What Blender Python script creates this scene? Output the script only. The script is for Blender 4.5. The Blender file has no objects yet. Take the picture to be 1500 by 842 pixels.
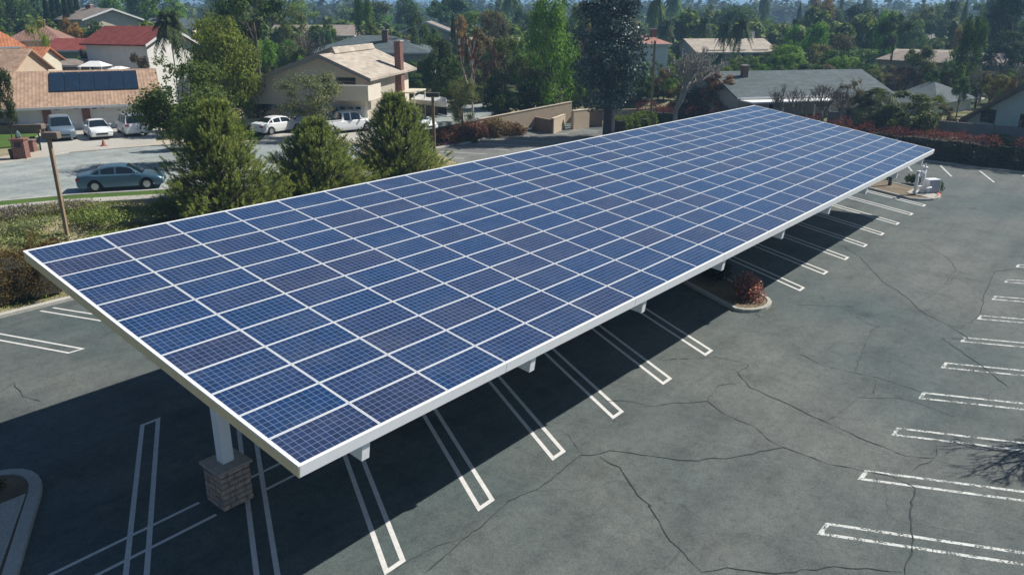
import bpy, math, random
import numpy as np
from mathutils import Vector, Matrix
R = math.radians
random.seed(7); rng = np.random.default_rng(11)
scene = bpy.context.scene
COL = scene.collection

# ------------------------------------------------------------------ camera
F, TH, YAW = 1151.4, 0.33190882, 0.87805966
CAM = np.array([-7.29, -11.18, 11.825])
fwd_h = np.array([math.sin(YAW), math.cos(YAW)]); rt_h = np.array([math.cos(YAW), -math.sin(YAW)])
cd = bpy.data.cameras.new('camera'); cam = bpy.data.objects.new('camera', cd); COL.objects.link(cam)
cd.sensor_width = 36; cd.lens = F / 1500 * 36; cd.clip_start = 0.1; cd.clip_end = 9000
cam.location = CAM; cam.rotation_euler = (math.pi / 2 - TH, 0, -YAW)
scene.camera = cam

def at(px, py, z=0.0):
    """point of the horizontal plane z seen at photo coordinate (1500 px wide)"""
    k = (421 - py) / F
    q = z - CAM[2]
    a = q * (math.cos(TH) + k * math.sin(TH)) / (k * math.cos(TH) - math.sin(TH))
    dep = a * math.cos(TH) - q * math.sin(TH)
    xy = CAM[:2] + a * fwd_h + (px - 750) / F * dep * rt_h
    return (float(xy[0]), float(xy[1]))
def zat(a, py):
    k = (421 - py) / F
    return CAM[2] + a * (k * math.cos(TH) - math.sin(TH)) / (math.cos(TH) + k * math.sin(TH))
def spot(px, a, z=2.0):
    """plan position at forward distance a, in the direction of photo column px"""
    dep = a * math.cos(TH) - (z - CAM[2]) * math.sin(TH)
    xy = CAM[:2] + a * fwd_h + (px - 750) / F * dep * rt_h
    return (float(xy[0]), float(xy[1]))

# ------------------------------------------------------------------ materials
def srgb(r, g, b):
    f = lambda c: ((c / 255 + .055) / 1.055) ** 2.4 if c > 10 else c / 255 / 12.92
    return (f(r), f(g), f(b), 1)
class N:
    def __init__(s, name):
        s.m = bpy.data.materials.new(name); s.m.use_nodes = True
        s.t = s.m.node_tree; s.b = s.t.nodes['Principled BSDF']; s.out = s.t.nodes['Material Output']
    def n(s, typ, **kw):
        x = s.t.nodes.new(typ)
        for k, v in kw.items():
            if k.startswith('i_'):
                key = k[2:]
                key = int(key) if key.isdigit() else key.replace('_', ' ')
                x.inputs[key].default_value = v
            else: setattr(x, k, v)
        return x
    def l(s, a, b): s.t.links.new(a, b)
    def math(s, op, a, b=None, c=None):
        x = s.n('ShaderNodeMath', operation=op)
        for i, v in enumerate((a, b, c)):
            if v is None: continue
            if isinstance(v, (int, float)): x.inputs[i].default_value = v
            else: s.l(v, x.inputs[i])
        return x.outputs[0]
    def noise(s, vec, scale, detail=4, rough=.6):
        x = s.n('ShaderNodeTexNoise', i_Scale=scale, i_Detail=detail, i_Roughness=rough)
        if vec is not None: s.l(vec, x.inputs['Vector'])
        return x.outputs['Fac']
    def ramp(s, fac, stops, interp='LINEAR'):
        x = s.n('ShaderNodeValToRGB'); x.color_ramp.interpolation = interp
        e = x.color_ramp.elements
        while len(e) < len(stops): e.new(.5)
        for i, (p, c) in enumerate(stops):
            e[i].position = p; e[i].color = c if len(c) == 4 else (*c, 1)
        s.l(fac, x.inputs[0]); return x.outputs[0]
    def mix(s, fac, a, b, blend='MIX'):
        x = s.n('ShaderNodeMix', data_type='RGBA', blend_type=blend)
        for i, v in ((0, fac), (6, a), (7, b)):
            if isinstance(v, (int, float)): x.inputs[i].default_value = v
            elif isinstance(v, tuple): x.inputs[i].default_value = v if len(v) == 4 else (*v, 1)
            else: s.l(v, x.inputs[i])
        return x.outputs[2]
    def pos(s): return s.n('ShaderNodeNewGeometry').outputs['Position']
    def objc(s): return s.n('ShaderNodeTexCoord').outputs['Object']
    def bump(s, h, dist=.02, st=.5):
        x = s.n('ShaderNodeBump', i_Distance=dist, i_Strength=st); s.l(h, x.inputs['Height'])
        s.l(x.outputs[0], s.b.inputs['Normal'])
MATS = {}
def plain(name, col, rough=.6, metal=0, var=.12, scale=3, spec=None, bump=0):
    if name in MATS: return MATS[name]
    s = N(name)
    f = s.noise(s.objc(), scale, 6, .65)
    c1 = tuple(max(0, v * (1 - var)) for v in col[:3]); c2 = tuple(min(1, v * (1 + var)) for v in col[:3])
    s.l(s.ramp(f, [(.3, c1), (.7, c2)]), s.b.inputs['Base Color'])
    s.b.inputs['Roughness'].default_value = rough; s.b.inputs['Metallic'].default_value = metal
    if spec is not None: s.b.inputs['Specular IOR Level'].default_value = spec
    if bump: s.bump(s.noise(s.objc(), scale * 8, 4), .02, bump)
    MATS[name] = s.m; return s.m

def m_asphalt(name, base, warm):
    s = N(name); p = s.pos()
    big = s.noise(p, .09, 5, .6); mid = s.noise(p, .55, 6, .65); fine = s.noise(p, 22, 3, .7)
    mp = s.n('ShaderNodeMapping'); mp.inputs['Rotation'].default_value = (0, 0, R(4)); mp.inputs['Scale'].default_value = (.05, .8, 1)
    s.l(p, mp.inputs[0]); streak = s.noise(mp.outputs[0], 1.0, 5, .6)
    c = s.ramp(big, [(.35, tuple(v * .88 for v in base)), (.65, warm)])
    c = s.mix(1, c, s.ramp(mid, [(.28, (.70, .70, .71)), (.5, (.97, .97, .97)), (.8, (1.15, 1.14, 1.12))]), 'MULTIPLY')
    c = s.mix(1, c, s.ramp(streak, [(.32, (.82, .83, .84)), (.6, (1.04, 1.04, 1.03))]), 'MULTIPLY')
    c = s.mix(1, c, s.ramp(fine, [(.3, (.82, .82, .82)), (.7, (1.16, 1.16, 1.16))]), 'MULTIPLY')
    grit = s.noise(p, 3.2, 9, .78); c = s.mix(1, c, s.ramp(grit, [(.34, (.74, .75, .76)), (.5, (1, 1, 1)), (.68, (1.16, 1.15, 1.13))]), 'MULTIPLY')
    agg = s.n('ShaderNodeTexVoronoi', i_Scale=28.0); s.l(p, agg.inputs['Vector'])
    c = s.mix(1, c, s.ramp(agg.outputs['Color'], [(.2, (.86, .86, .86)), (.8, (1.14, 1.14, 1.14))]), 'MULTIPLY')
    # oil spots
    v = s.n('ShaderNodeTexVoronoi', i_Scale=.25); s.l(p, v.inputs['Vector'])
    sp = s.math('ADD', v.outputs['Distance'], s.math('MULTIPLY', mid, .25))
    c = s.mix(1, c, s.ramp(sp, [(.155, (.78, .78, .79)), (.23, (1, 1, 1))]), 'MULTIPLY')
    # light sandy specks
    v2 = s.n('ShaderNodeTexVoronoi', i_Scale=3.1); s.l(p, v2.inputs['Vector'])
    c = s.mix(s.ramp(v2.outputs['Distance'], [(.035, (.35, .35, .35)), (.05, (0, 0, 0))]), c, (.30, .29, .26))
    # hairline cracks
    wv = s.n('ShaderNodeTexNoise', i_Scale=.7, i_Detail=5.0); s.l(p, wv.inputs['Vector'])
    off = s.n('ShaderNodeVectorMath', operation='MULTIPLY_ADD'); s.l(wv.outputs['Color'], off.inputs[0]); off.inputs[1].default_value = (1.6, 1.6, 0); s.l(p, off.inputs[2])
    vc = s.n('ShaderNodeTexVoronoi', feature='DISTANCE_TO_EDGE', i_Scale=.17); s.l(off.outputs[0], vc.inputs['Vector'])
    msk = s.ramp(s.noise(p, .12, 2), [(.42, (0, 0, 0)), (.6, (.8, .8, .8))])
    hair = s.mix(1, s.ramp(vc.outputs['Distance'], [(.0012, (.85, .85, .85)), (.004, (0, 0, 0))]), msk, 'MULTIPLY')
    c = s.mix(hair, c, tuple(v * .45 for v in base))
    s.l(c, s.b.inputs['Base Color']); s.b.inputs['Roughness'].default_value = .88
    s.b.inputs['Specular IOR Level'].default_value = .3
    s.bump(fine, .01, .35)
    return s.m
M_asph = m_asphalt('asphalt', (.080, .110, .109), (.130, .138, .128))
M_street = m_asphalt('street_asphalt', (.29, .33, .32), (.36, .385, .365))
M_rear = m_asphalt('rear_asphalt', (.17, .175, .165), (.215, .215, .195))

def m_paint(name, col, wear):
    s = N(name); p = s.pos()
    f = s.math('ADD', s.math('MULTIPLY', s.noise(p, 2.3, 6, .75), .55), s.math('MULTIPLY', s.noise(p, 17, 4, .7), .45))
    a = s.ramp(f, [(wear - .025, (0, 0, 0)), (wear + .03, (1, 1, 1))])
    g = s.noise(p, 5, 5, .7)
    s.l(s.ramp(g, [(.3, tuple(v * .78 for v in col)), (.65, col)]), s.b.inputs['Base Color'])
    s.b.inputs['Roughness'].default_value = .7
    t = s.n('ShaderNodeBsdfTransparent'); mx = s.n('ShaderNodeMixShader')
    s.l(a, mx.inputs[0]); s.l(t.outputs[0], mx.inputs[1]); s.l(s.b.outputs[0], mx.inputs[2]); s.l(mx.outputs[0], s.out.inputs[0])
    return s.m
M_line = m_paint('white_line_paint', (.66, .65, .62), .36)
M_lineworn = m_paint('worn_line_paint', (.60, .62, .58), .475)
M_lineold = m_paint('faded_line_paint', (.60, .60, .57), .42)

def m_soil(name, stops, scale=1.2, bumpd=.06):
    s = N(name); p = s.pos()
    a = s.noise(p, scale * .18, 5, .6); b = s.noise(p, scale * 2.5, 6, .7)
    f = s.math('ADD', s.math('MULTIPLY', a, .6), s.math('MULTIPLY', b, .4))
    c = s.ramp(f, stops)
    c = s.mix(1, c, s.ramp(s.noise(p, scale * 14, 3, .7), [(.3, (.65, .65, .65)), (.7, (1.3, 1.3, 1.3))]), 'MULTIPLY')
    s.l(c, s.b.inputs['Base Color']); s.b.inputs['Roughness'].default_value = .95
    s.b.inputs['Specular IOR Level'].default_value = .15
    s.bump(b, bumpd, .6); return s.m
M_ground = m_soil('dry_ground', [(.36, (.085, .125, .035)), (.46, (.19, .18, .09)), (.55, (.33, .28, .19)), (.64, (.17, .19, .07))])
M_far = m_soil('green_ground', [(.36, (.03, .05, .018)), (.5, (.06, .075, .03)), (.62, (.11, .10, .055))], .6)
M_gravel = m_soil('pale_weedy_ground', [(.34, (.05, .075, .025)), (.44, (.13, .14, .075)), (.52, (.24, .235, .17)), (.62, (.33, .31, .25))], 2.2)
M_grass = m_soil('lawn', [(.35, (.05, .10, .018)), (.65, (.09, .155, .03))], 3, .03)
M_mulch = m_soil('mulch', [(.35, (.13, .10, .065)), (.65, (.25, .20, .14))], 4, .04)
M_conc = m_soil('concrete', [(.35, (.36, .34, .30)), (.65, (.46, .44, .39))], 1.5, .004)
M_kerb = m_soil('kerb_concrete', [(.35, (.34, .33, .29)), (.65, (.50, .48, .43))], 2.5, .006)
M_apron = m_soil('sandy_concrete', [(.35, (.40, .34, .27)), (.65, (.48, .43, .35))], 1.5, .004)
M_redkerb = plain('red_kerb_paint', (.55, .16, .14), .7, var=.3, scale=6)
M_white = plain('white_steel', (.86, .87, .87), .42, var=.03)
M_deck = plain('white_frame', (.70, .72, .74), .35, var=.03)
M_dark = plain('black_plastic', (.015, .015, .017), .5)
M_glass = plain('dark_window_glass', (.012, .018, .024), .06, spec=.8, var=.2)
M_trim = plain('white_trim', (.72, .72, .70), .6, var=.05)
M_rubber = plain('tyre_rubber', (.012, .012, .012), .85)
M_rim = plain('alloy_rim', (.55, .56, .58), .3, .8)
M_chrome = plain('chrome', (.7, .7, .72), .15, 1)
M_brick = None
def m_brick(name, c1, c2, mortar, sx=.45, sy=.12, off=.5):
    s = N(name); g = s.n('ShaderNodeNewGeometry'); tc = s.n('ShaderNodeTexCoord')
    sep = s.n('ShaderNodeSeparateXYZ'); s.l(tc.outputs['Object'], sep.inputs[0])
    u = s.math('ADD', sep.outputs[0], sep.outputs[1])
    cb = s.n('ShaderNodeCombineXYZ'); s.l(u, cb.inputs[0]); s.l(sep.outputs[2], cb.inputs[1])
    b = s.n('ShaderNodeTexBrick', offset=off); s.l(cb.outputs[0], b.inputs['Vector'])
    b.inputs['Scale'].default_value = 1; b.inputs['Brick Width'].default_value = sx; b.inputs['Row Height'].default_value = sy
    b.inputs['Mortar Size'].default_value = .012; b.inputs['Color1'].default_value = (*c1, 1); b.inputs['Color2'].default_value = (*c2, 1)
    b.inputs['Mortar'].default_value = (*mortar, 1)
    c = s.mix(1, b.outputs['Color'], s.ramp(s.noise(tc.outputs['Object'], 7, 5, .7), [(.3, (.6, .6, .6)), (.7, (1.3, 1.25, 1.2))]), 'MULTIPLY')
    s.l(c, s.b.inputs['Base Color']); s.b.inputs['Roughness'].default_value = .9
    s.bump(s.math('ADD', s.math('MULTIPLY', b.outputs['Fac'], -1), s.math('MULTIPLY', s.noise(tc.outputs['Object'], 12, 4), .6)), .03, .9)
    return s.m
M_stone = m_brick('ledge_stone', (.56, .40, .30), (.40, .31, .25), (.17, .14, .12), .46, .155, .37)
M_brick = m_brick('red_brick', (.30, .10, .07), (.22, .08, .06), (.22, .19, .17), .22, .075)
TILE_Y = {}
def m_tile(name, c1, c2, w=.32, rows=.36, amp=1.0):
    m = _tile(name, c1, c2, w, rows, amp, False); TILE_Y[m.name] = _tile(name + '_across', c1, c2, w, rows, amp, True); return m
def _tile(name, c1, c2, w, rows, amp, swap):
    s = N(name); o = s.objc()
    if swap:
        mp = s.n('ShaderNodeMapping'); mp.inputs['Rotation'].default_value = (0, 0, math.pi / 2); s.l(o, mp.inputs[0]); oo = mp.outputs[0]
    else: oo = o
    sep = s.n('ShaderNodeSeparateXYZ'); s.l(oo, sep.inputs[0])
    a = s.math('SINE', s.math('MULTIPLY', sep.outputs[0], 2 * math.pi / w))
    fy = s.math('FRACT', s.math('DIVIDE', sep.outputs[1], rows))
    col = s.ramp(s.noise(o, 1.6, 5, .7), [(.3, c1), (.7, c2)])
    cell = s.n('ShaderNodeTexWhiteNoise', noise_dimensions='2D')
    cb = s.n('ShaderNodeCombineXYZ'); s.l(s.math('FLOOR', s.math('DIVIDE', sep.outputs[0], w)), cb.inputs[0]); s.l(s.math('FLOOR', s.math('DIVIDE', sep.outputs[1], rows)), cb.inputs[1])
    s.l(cb.outputs[0], cell.inputs['Vector'])
    col = s.mix(1, col, s.ramp(cell.outputs['Value'], [(0, (.82, .82, .82)), (1, (1.15, 1.15, 1.15))]), 'MULTIPLY')
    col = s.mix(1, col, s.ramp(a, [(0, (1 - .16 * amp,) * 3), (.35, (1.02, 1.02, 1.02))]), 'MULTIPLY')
    s.l(col, s.b.inputs['Base Color']); s.b.inputs['Roughness'].default_value = .85
    s.b.inputs['Specular IOR Level'].default_value = .25
    s.bump(s.math('ADD', s.math('MULTIPLY', a, .35 * amp), s.math('MULTIPLY', fy, .6)), .05, .5); return s.m
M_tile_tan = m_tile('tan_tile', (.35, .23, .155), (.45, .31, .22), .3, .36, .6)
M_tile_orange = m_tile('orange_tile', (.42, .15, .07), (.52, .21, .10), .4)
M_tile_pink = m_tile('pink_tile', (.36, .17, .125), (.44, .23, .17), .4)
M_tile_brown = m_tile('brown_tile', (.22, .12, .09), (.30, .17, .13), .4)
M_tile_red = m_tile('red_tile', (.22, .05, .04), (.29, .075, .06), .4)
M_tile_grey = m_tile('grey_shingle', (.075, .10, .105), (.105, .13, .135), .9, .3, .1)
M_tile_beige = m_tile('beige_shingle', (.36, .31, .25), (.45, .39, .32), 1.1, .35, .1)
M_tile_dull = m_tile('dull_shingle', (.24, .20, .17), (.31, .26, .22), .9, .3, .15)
WALLS = {}
def wallmat(name, col):
    if name not in WALLS:
        WALLS[name] = plain('stucco_' + name, col, .9, var=.07, scale=1.2, bump=.25)
    return WALLS[name]
W_white = wallmat('white', (.76, .75, .71)); W_beige = wallmat('beige', (.64, .57, .46)); W_tan = wallmat('tan', (.45, .36, .26))
W_cream = wallmat('cream', (.60, .54, .42)); W_grey = wallmat('grey', (.42, .41, .38)); W_teal = wallmat('bluegreen', (.46, .56, .52))
M_panelwall = plain('vertical_siding', (.46, .41, .34), .85, var=.08)

# photovoltaic cells
def m_pv():
    s = N('photovoltaic_cells')
    uv = s.n('ShaderNodeUVMap').outputs[0]; sep = s.n('ShaderNodeSeparateXYZ'); s.l(uv, sep.inputs[0])
    def line(co, n, half):
        f = s.math('FRACT', s.math('MULTIPLY', co, n)); d = s.math('MINIMUM', f, s.math('SUBTRACT', 1, f))
        x = s.n('ShaderNodeMapRange', interpolation_type='SMOOTHSTEP'); s.l(d, x.inputs[0]); x.inputs[1].default_value = half * .5; x.inputs[2].default_value = half * 1.4
        x.inputs[3].default_value = 1; x.inputs[4].default_value = 0; return x.outputs[0]
    lx = line(sep.outputs[0], 12, .045); ly = line(sep.outputs[1], 6, .045)
    cell = s.math('MAXIMUM', lx, ly)
    bus = s.math('MULTIPLY', line(s.math('ADD', sep.outputs[1], 1 / 36), 18, .05), .10)
    # tone of each module
    p = s.pos(); sp = s.n('ShaderNodeSeparateXYZ'); s.l(p, sp.inputs[0])
    cb = s.n('ShaderNodeCombineXYZ'); s.l(s.math('FLOOR', s.math('DIVIDE', sp.outputs[0], 1.98)), cb.inputs[0])
    s.l(s.math('FLOOR', s.math('DIVIDE', sp.outputs[1], 1.005 * math.cos(0.1577))), cb.inputs[1])
    wn = s.n('ShaderNodeTexWhiteNoise', noise_dimensions='2D'); s.l(cb.outputs[0], wn.inputs['Vector'])
    vv_ = s.math('ADD', s.math('MULTIPLY', wn.outputs['Value'], .55), s.math('MULTIPLY', s.noise(p, .11, 2), .45)); tone = s.ramp(vv_, [(.1, (.005, .030, .104)), (.4, (.006, .031, .100)), (.58, (.011, .030, .092)), (.8, (.019, .029, .078)), (1, (.026, .030, .070))])
    cellid = s.n('ShaderNodeCombineXYZ'); s.l(s.math('FLOOR', s.math('MULTIPLY', sep.outputs[0], 12)), cellid.inputs[0]); s.l(s.math('FLOOR', s.math('MULTIPLY', sep.outputs[1], 6)), cellid.inputs[1]); s.l(wn.outputs['Value'], cellid.inputs[2])
    w2 = s.n('ShaderNodeTexWhiteNoise', noise_dimensions='3D'); s.l(cellid.outputs[0], w2.inputs['Vector'])
    tone = s.mix(1, tone, s.ramp(w2.outputs['Value'], [(0, (.85, .85, .85)), (1, (1.18, 1.18, 1.18))]), 'MULTIPLY')
    dst = s.noise(p, .8, 7, .7); tone = s.mix(s.ramp(dst, [(.45, (.0, .0, .0)), (.75, (.10, .10, .10))]), tone, (.25, .24, .22)); c = s.mix(bus, tone, (.45, .5, .6)); c = s.mix(s.math('MULTIPLY', cell, .34), c, (.36, .46, .62))
    s.l(c, s.b.inputs['Base Color'])
    dust = s.noise(p, .5, 5, .6); s.l(s.math('ADD', s.math('MULTIPLY', dust, .12), .16), s.b.inputs['Roughness'])
    s.b.inputs['Specular IOR Level'].default_value = .42
    s.b.inputs['Coat Weight'].default_value = .0
    return s.m
M_pv = m_pv()
M_thermal = plain('black_collector', (.012, .025, .045), .25, var=.25, scale=1.5)

def m_leaf(name, lo=.55, hi=1.6, trans=.32, rough=.6, spec=.12):
    s = N(name); oi = s.n('ShaderNodeObjectInfo'); g = s.n('ShaderNodeNewGeometry')
    r = s.ramp(g.outputs['Random Per Island'], [(0, (lo, lo, lo * .9)), (.6, (1, 1, 1)), (1, (hi * 1.05, hi, hi * .8))])
    cl = s.ramp(s.noise(s.objc(), 3.2 if name == 'needles' else 5, 3, .6), [(.35, (.6, .68, .72) if name == 'needles' else (.75, .8, .8)), (.65, (1.45, 1.3, 1.0) if name == 'needles' else (1.25, 1.18, 1.0))])
    c = s.mix(1, s.mix(1, oi.outputs['Color'], r, 'MULTIPLY'), cl, 'MULTIPLY')
    s.l(c, s.b.inputs['Base Color']); s.b.inputs['Roughness'].default_value = rough
    s.b.inputs['Specular IOR Level'].default_value = spec
    t = s.n('ShaderNodeBsdfTranslucent'); s.l(s.mix(1, c, (1.2, 1.3, .6), 'MULTIPLY'), t.inputs[0])
    mx = s.n('ShaderNodeMixShader'); mx.inputs[0].default_value = trans
    s.l(s.b.outputs[0], mx.inputs[1]); s.l(t.outputs[0], mx.inputs[2]); s.l(mx.outputs[0], s.out.inputs[0]); return s.m
M_leaf = m_leaf('leaves'); M_needle = m_leaf('needles', .6, 1.6, .3, .6, .12)
M_shiny = m_leaf('waxy_leaves', .35, 3.2, .05, .5, .5)
M_bark = plain('bark', (.10, .075, .055), .95, var=.35, scale=6, bump=.6)
M_barkpale = plain('pale_bark', (.34, .30, .25), .9, var=.25, scale=5, bump=.4)
M_barkgrey = plain('grey_twigs', (.17, .155, .14), .9, var=.25, scale=5)
M_barkgrey2 = plain('pale_grey_bark', (.26, .24, .22), .9, var=.2, scale=5)
M_wood = plain('weathered_wood_pole', (.30, .21, .13), .85, var=.15, scale=4)
M_woodfence = plain('brown_fence_boards', (.20, .13, .09), .85, var=.25, scale=5)

# ------------------------------------------------------------------ mesh builder
class MB:
    def __init__(s): s.v = []; s.f = []; s.m = []; s.uv = {}
    def add(s, vs, fs, mi=0):
        b = len(s.v); s.v += [tuple(map(float, v)) for v in vs]
        for f in fs: s.f.append(tuple(b + i for i in f)); s.m.append(mi)
        return b
    def box(s, x0, x1, y0, y1, z0, z1, mi=0, M=None):
        vs = [(x, y, z) for z in (z0, z1) for y in (y0, y1) for x in (x0, x1)]
        if M is not None: vs = [tuple(M @ Vector(v)) for v in vs]
        s.add(vs, [(0, 2, 3, 1), (4, 5, 7, 6), (0, 1, 5, 4), (2, 6, 7, 3), (0, 4, 6, 2), (1, 3, 7, 5)], mi)
    def prism(s, pts, z0, z1, mi=0):
        n = len(pts); ar = sum(pts[i][0] * pts[(i + 1) % n][1] - pts[(i + 1) % n][0] * pts[i][1] for i in range(n))
        if ar < 0: pts = pts[::-1]
        vs = [(x, y, z0) for x, y in pts] + [(x, y, z1) for x, y in pts]
        s.add(vs, [tuple(range(n - 1, -1, -1)), tuple(range(n, 2 * n))] + [(i, (i + 1) % n, n + (i + 1) % n, n + i) for i in range(n)], mi)
    def xz(s, pts, y0, y1, mi=0):          # outline in x,z extruded along y
        n = len(pts); vs = [(x, y0, z) for x, z in pts] + [(x, y1, z) for x, z in pts]
        s.add(vs, [tuple(range(n)), tuple(range(2 * n - 1, n - 1, -1))] + [(i, n + i, n + (i + 1) % n, (i + 1) % n) for i in range(n)], mi)
    def yz(s, pts, x0, x1, mi=0):
        n = len(pts); vs = [(x0, y, z) for y, z in pts] + [(x1, y, z) for y, z in pts]
        s.add(vs, [tuple(range(n - 1, -1, -1)), tuple(range(n, 2 * n))] + [(i, (i + 1) % n, n + (i + 1) % n, n + i) for i in range(n)], mi)
    def tube(s, pts, rad, n=6, mi=0, cap=True):
        pts = [Vector(p) for p in pts]; rings = []
        if not isinstance(rad, (list, tuple)): rad = [rad] * len(pts)
        for i, p in enumerate(pts):
            d = (pts[min(i + 1, len(pts) - 1)] - pts[max(i - 1, 0)]).normalized()
            a = d.cross(Vector((0, 0, 1)) if abs(d.z) < .9 else Vector((1, 0, 0))).normalized(); b = d.cross(a)
            rings.append([p + rad[i] * (math.cos(2 * math.pi * k / n) * a + math.sin(2 * math.pi * k / n) * b) for k in range(n)])
        b0 = len(s.v)
        for r in rings: s.v += [tuple(v) for v in r]
        for i in range(len(rings) - 1):
            for k in range(n):
                s.f.append((b0 + i * n + k, b0 + i * n + (k + 1) % n, b0 + (i + 1) * n + (k + 1) % n, b0 + (i + 1) * n + k)); s.m.append(mi)
        if cap:
            s.f.append(tuple(b0 + k for k in range(n))[::-1]); s.m.append(mi)
            s.f.append(tuple(b0 + (len(rings) - 1) * n + k for k in range(n))); s.m.append(mi)
    def mesh(s, name, mats, smooth=False):
        me = bpy.data.meshes.new(name); me.from_pydata(s.v, [], s.f)
        for m in (mats if isinstance(mats, (list, tuple)) else [mats]): me.materials.append(m)
        if any(s.m): me.polygons.foreach_set('material_index', s.m)
        if smooth: me.polygons.foreach_set('use_smooth', [True] * len(me.polygons))
        me.update(); return me
    def build(s, name, mats, parent=None, smooth=False):
        return ob(name, s.mesh(name, mats, smooth), parent)
def ob(name, me, parent=None):
    o = bpy.data.objects.new(name, me); COL.objects.link(o)
    if parent is not None: o.parent = parent
    return o
def tag(o, label=None, cat=None, group=None, kind=None):
    if label: o['label'] = label
    if cat: o['category'] = cat
    if group: o['group'] = group
    if kind: o['kind'] = kind
    return o
def thing(name, label, cat, loc=(0, 0, 0), rz=0, group=None):
    o = ob(name, None); o.location = loc; o.rotation_euler = (0, 0, rz); return tag(o, label, cat, group)
def struct(name, mb, mat): return tag(mb.build(name, mat), kind='structure')
def copy_tree(o, parent=None):
    c = o.copy(); COL.objects.link(c); c.parent = parent
    for ch in o.children: copy_tree(ch, c)
    return c
def bevel(o, w, seg=2):
    b = o.modifiers.new('bevel', 'BEVEL'); b.width = w; b.segments = seg; b.limit_method = 'ANGLE'; return o

# ------------------------------------------------------------------ terrain
def sstep(t): t = np.clip(t, 0, 1); return t * t * (3 - 2 * t)
def y_edge(x): return 24.75 + 17.2 * sstep((np.asarray(x, float) - 36.0) / 3.0) + np.clip((np.asarray(x, float) - 51) * .23, 0, 4)
def x_edge(y): return 66.6 + np.clip((np.asarray(y, float) - 0) * .16, 0, 5)
def H(x, y):
    x = np.asarray(x, float); y = np.asarray(y, float)
    d = np.maximum(y - y_edge(x), x - x_edge(y))
    z = 2.0 * sstep((d - .3) / 8.5) - .06
    far = np.hypot(x, y)
    z = z + 13 * sstep((far - 330) / 1500) + 5 * sstep((far - 500) / 700) * np.sin(x / 310 + 1.3) * np.cos(y / 270)
    n = .10 * np.sin(x * 1.3 + y * .7) * np.sin(y * 1.1 - x * .4)
    z = z + np.where((d > .6) & (d < 8), n, 0)
    return np.where(d <= 0, -.06, z)
def hz(x, y): return float(H(x, y))
def atg(px, py):
    z = 1.0
    for _ in range(14): z = .5 * z + .5 * max(0.0, hz(*at(px, py, z)))
    return at(px, py, z)
def axis(lo, hi, flo, fhi):
    mid = np.arange(lo, hi + .01, 1.0)
    o = [hi]; st = 1.2
    while o[-1] < fhi: st *= 1.14; o.append(o[-1] + st)
    l = [lo]; st = 1.2
    while l[-1] > flo: st *= 1.14; l.append(l[-1] - st)
    return np.array(l[::-1][:-1] + list(mid) + o[1:])
xs = axis(-25, 100, -1500, 3300); ys = axis(-15, 90, -1500, 3300)
X, Y = np.meshgrid(xs, ys); Z = H(X, Y)
vv = np.stack([X.ravel(), Y.ravel(), Z.ravel()], 1); nx = len(xs); ny = len(ys)
ii = (np.arange(ny - 1)[:, None] * nx + np.arange(nx - 1)[None]).ravel()
ff = np.stack([ii, ii + 1, ii + nx + 1, ii + nx], 1)
def fast_mesh(name, v, f, mat, smooth=False):
    me = bpy.data.meshes.new(name); n = f.shape[1]
    me.vertices.add(len(v)); me.vertices.foreach_set('co', v.astype(np.float32).ravel())
    me.loops.add(f.size); me.loops.foreach_set('vertex_index', f.astype(np.int32).ravel())
    me.polygons.add(len(f)); me.polygons.foreach_set('loop_start', np.arange(0, f.size, n, dtype=np.int32))
    me.polygons.foreach_set('loop_total', np.full(len(f), n, dtype=np.int32))
    if smooth: me.polygons.foreach_set('use_smooth', np.ones(len(f), dtype=bool))
    me.update(calc_edges=True); me.materials.append(mat); return me
go = ob('ground', fast_mesh('ground', vv, ff, M_ground, True)); go.data.materials.append(M_far)
cen = vv[ff].mean(1); go.data.polygons.foreach_set('material_index', ((np.hypot(cen[:, 0] - 20, cen[:, 1]) > 75)).astype(np.int32)); tag(go, kind='structure')

def sheet(name, pts, z, mat, th=.2):
    mb = MB(); mb.prism(list(pts), z - th, z); return struct(name, mb, mat)
# the car park surface
lotpts = [(-70, -90), (130, -90), (110, -60), (66.6, -20), (66.6, 0), (67.5, 4), (71.0, 33), (71.3, 36), (70, 46.0)]
lotpts += [(x, float(y_edge(x))) for x in (66, 60, 51, 45, 39.2, 38.5, 37.8, 37, 36.3, 35.6)] + [(-70, 24.75)]
sheet('parking_lot', lotpts, 0, M_asph, .5)

def kerb(name, path, w=.16, h=.14, mat=None, z0=0):
    """a raised kerb along an open polyline"""
    P = [Vector((*p, 0)) for p in path]; L = []; Rr = []
    for i, p in enumerate(P):
        d = (P[min(i + 1, len(P) - 1)] - P[max(i - 1, 0)]).normalized(); nrm = Vector((-d.y, d.x, 0)) * w / 2
        L.append(p + nrm); Rr.append(p - nrm)
    mb = MB(); n = len(P)
    vs = []
    for i in range(n):
        l, r = L[i], Rr[i]; e = (l - r) * .12
        vs += [(r.x, r.y, z0 - .1), (r.x, r.y, z0 + h - .02), (r.x + e.x, r.y + e.y, z0 + h), (l.x - e.x, l.y - e.y, z0 + h), (l.x, l.y, z0 + h - .02), (l.x, l.y, z0 - .1)]
    fs = []
    for i in range(n - 1):
        a = i * 6; b = a + 6
        for k in range(5): fs.append((a + k, b + k, b + k + 1, a + k + 1))
    fs += [(5, 4, 3, 2, 1, 0), tuple((n - 1) * 6 + k for k in range(6))]
    mb.add(vs, fs); return struct(name, mb, mat or M_kerb)
kerb('kerb', [(-70, 24.72), (0, 24.70), (20, 24.72), (35.4, 24.72), (36.2, 25.3), (37, 29), (38.0, 36.5), (38.8, 40.9), (40, 41.9), (51, 41.93), (60, 44.0), (66, 45.4)], .3, .15)
kerb('kerb', [(66.6, -20), (66.6, 0), (67.5, 4), (71, 33), (71.3, 36)], .2, .14)

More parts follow.
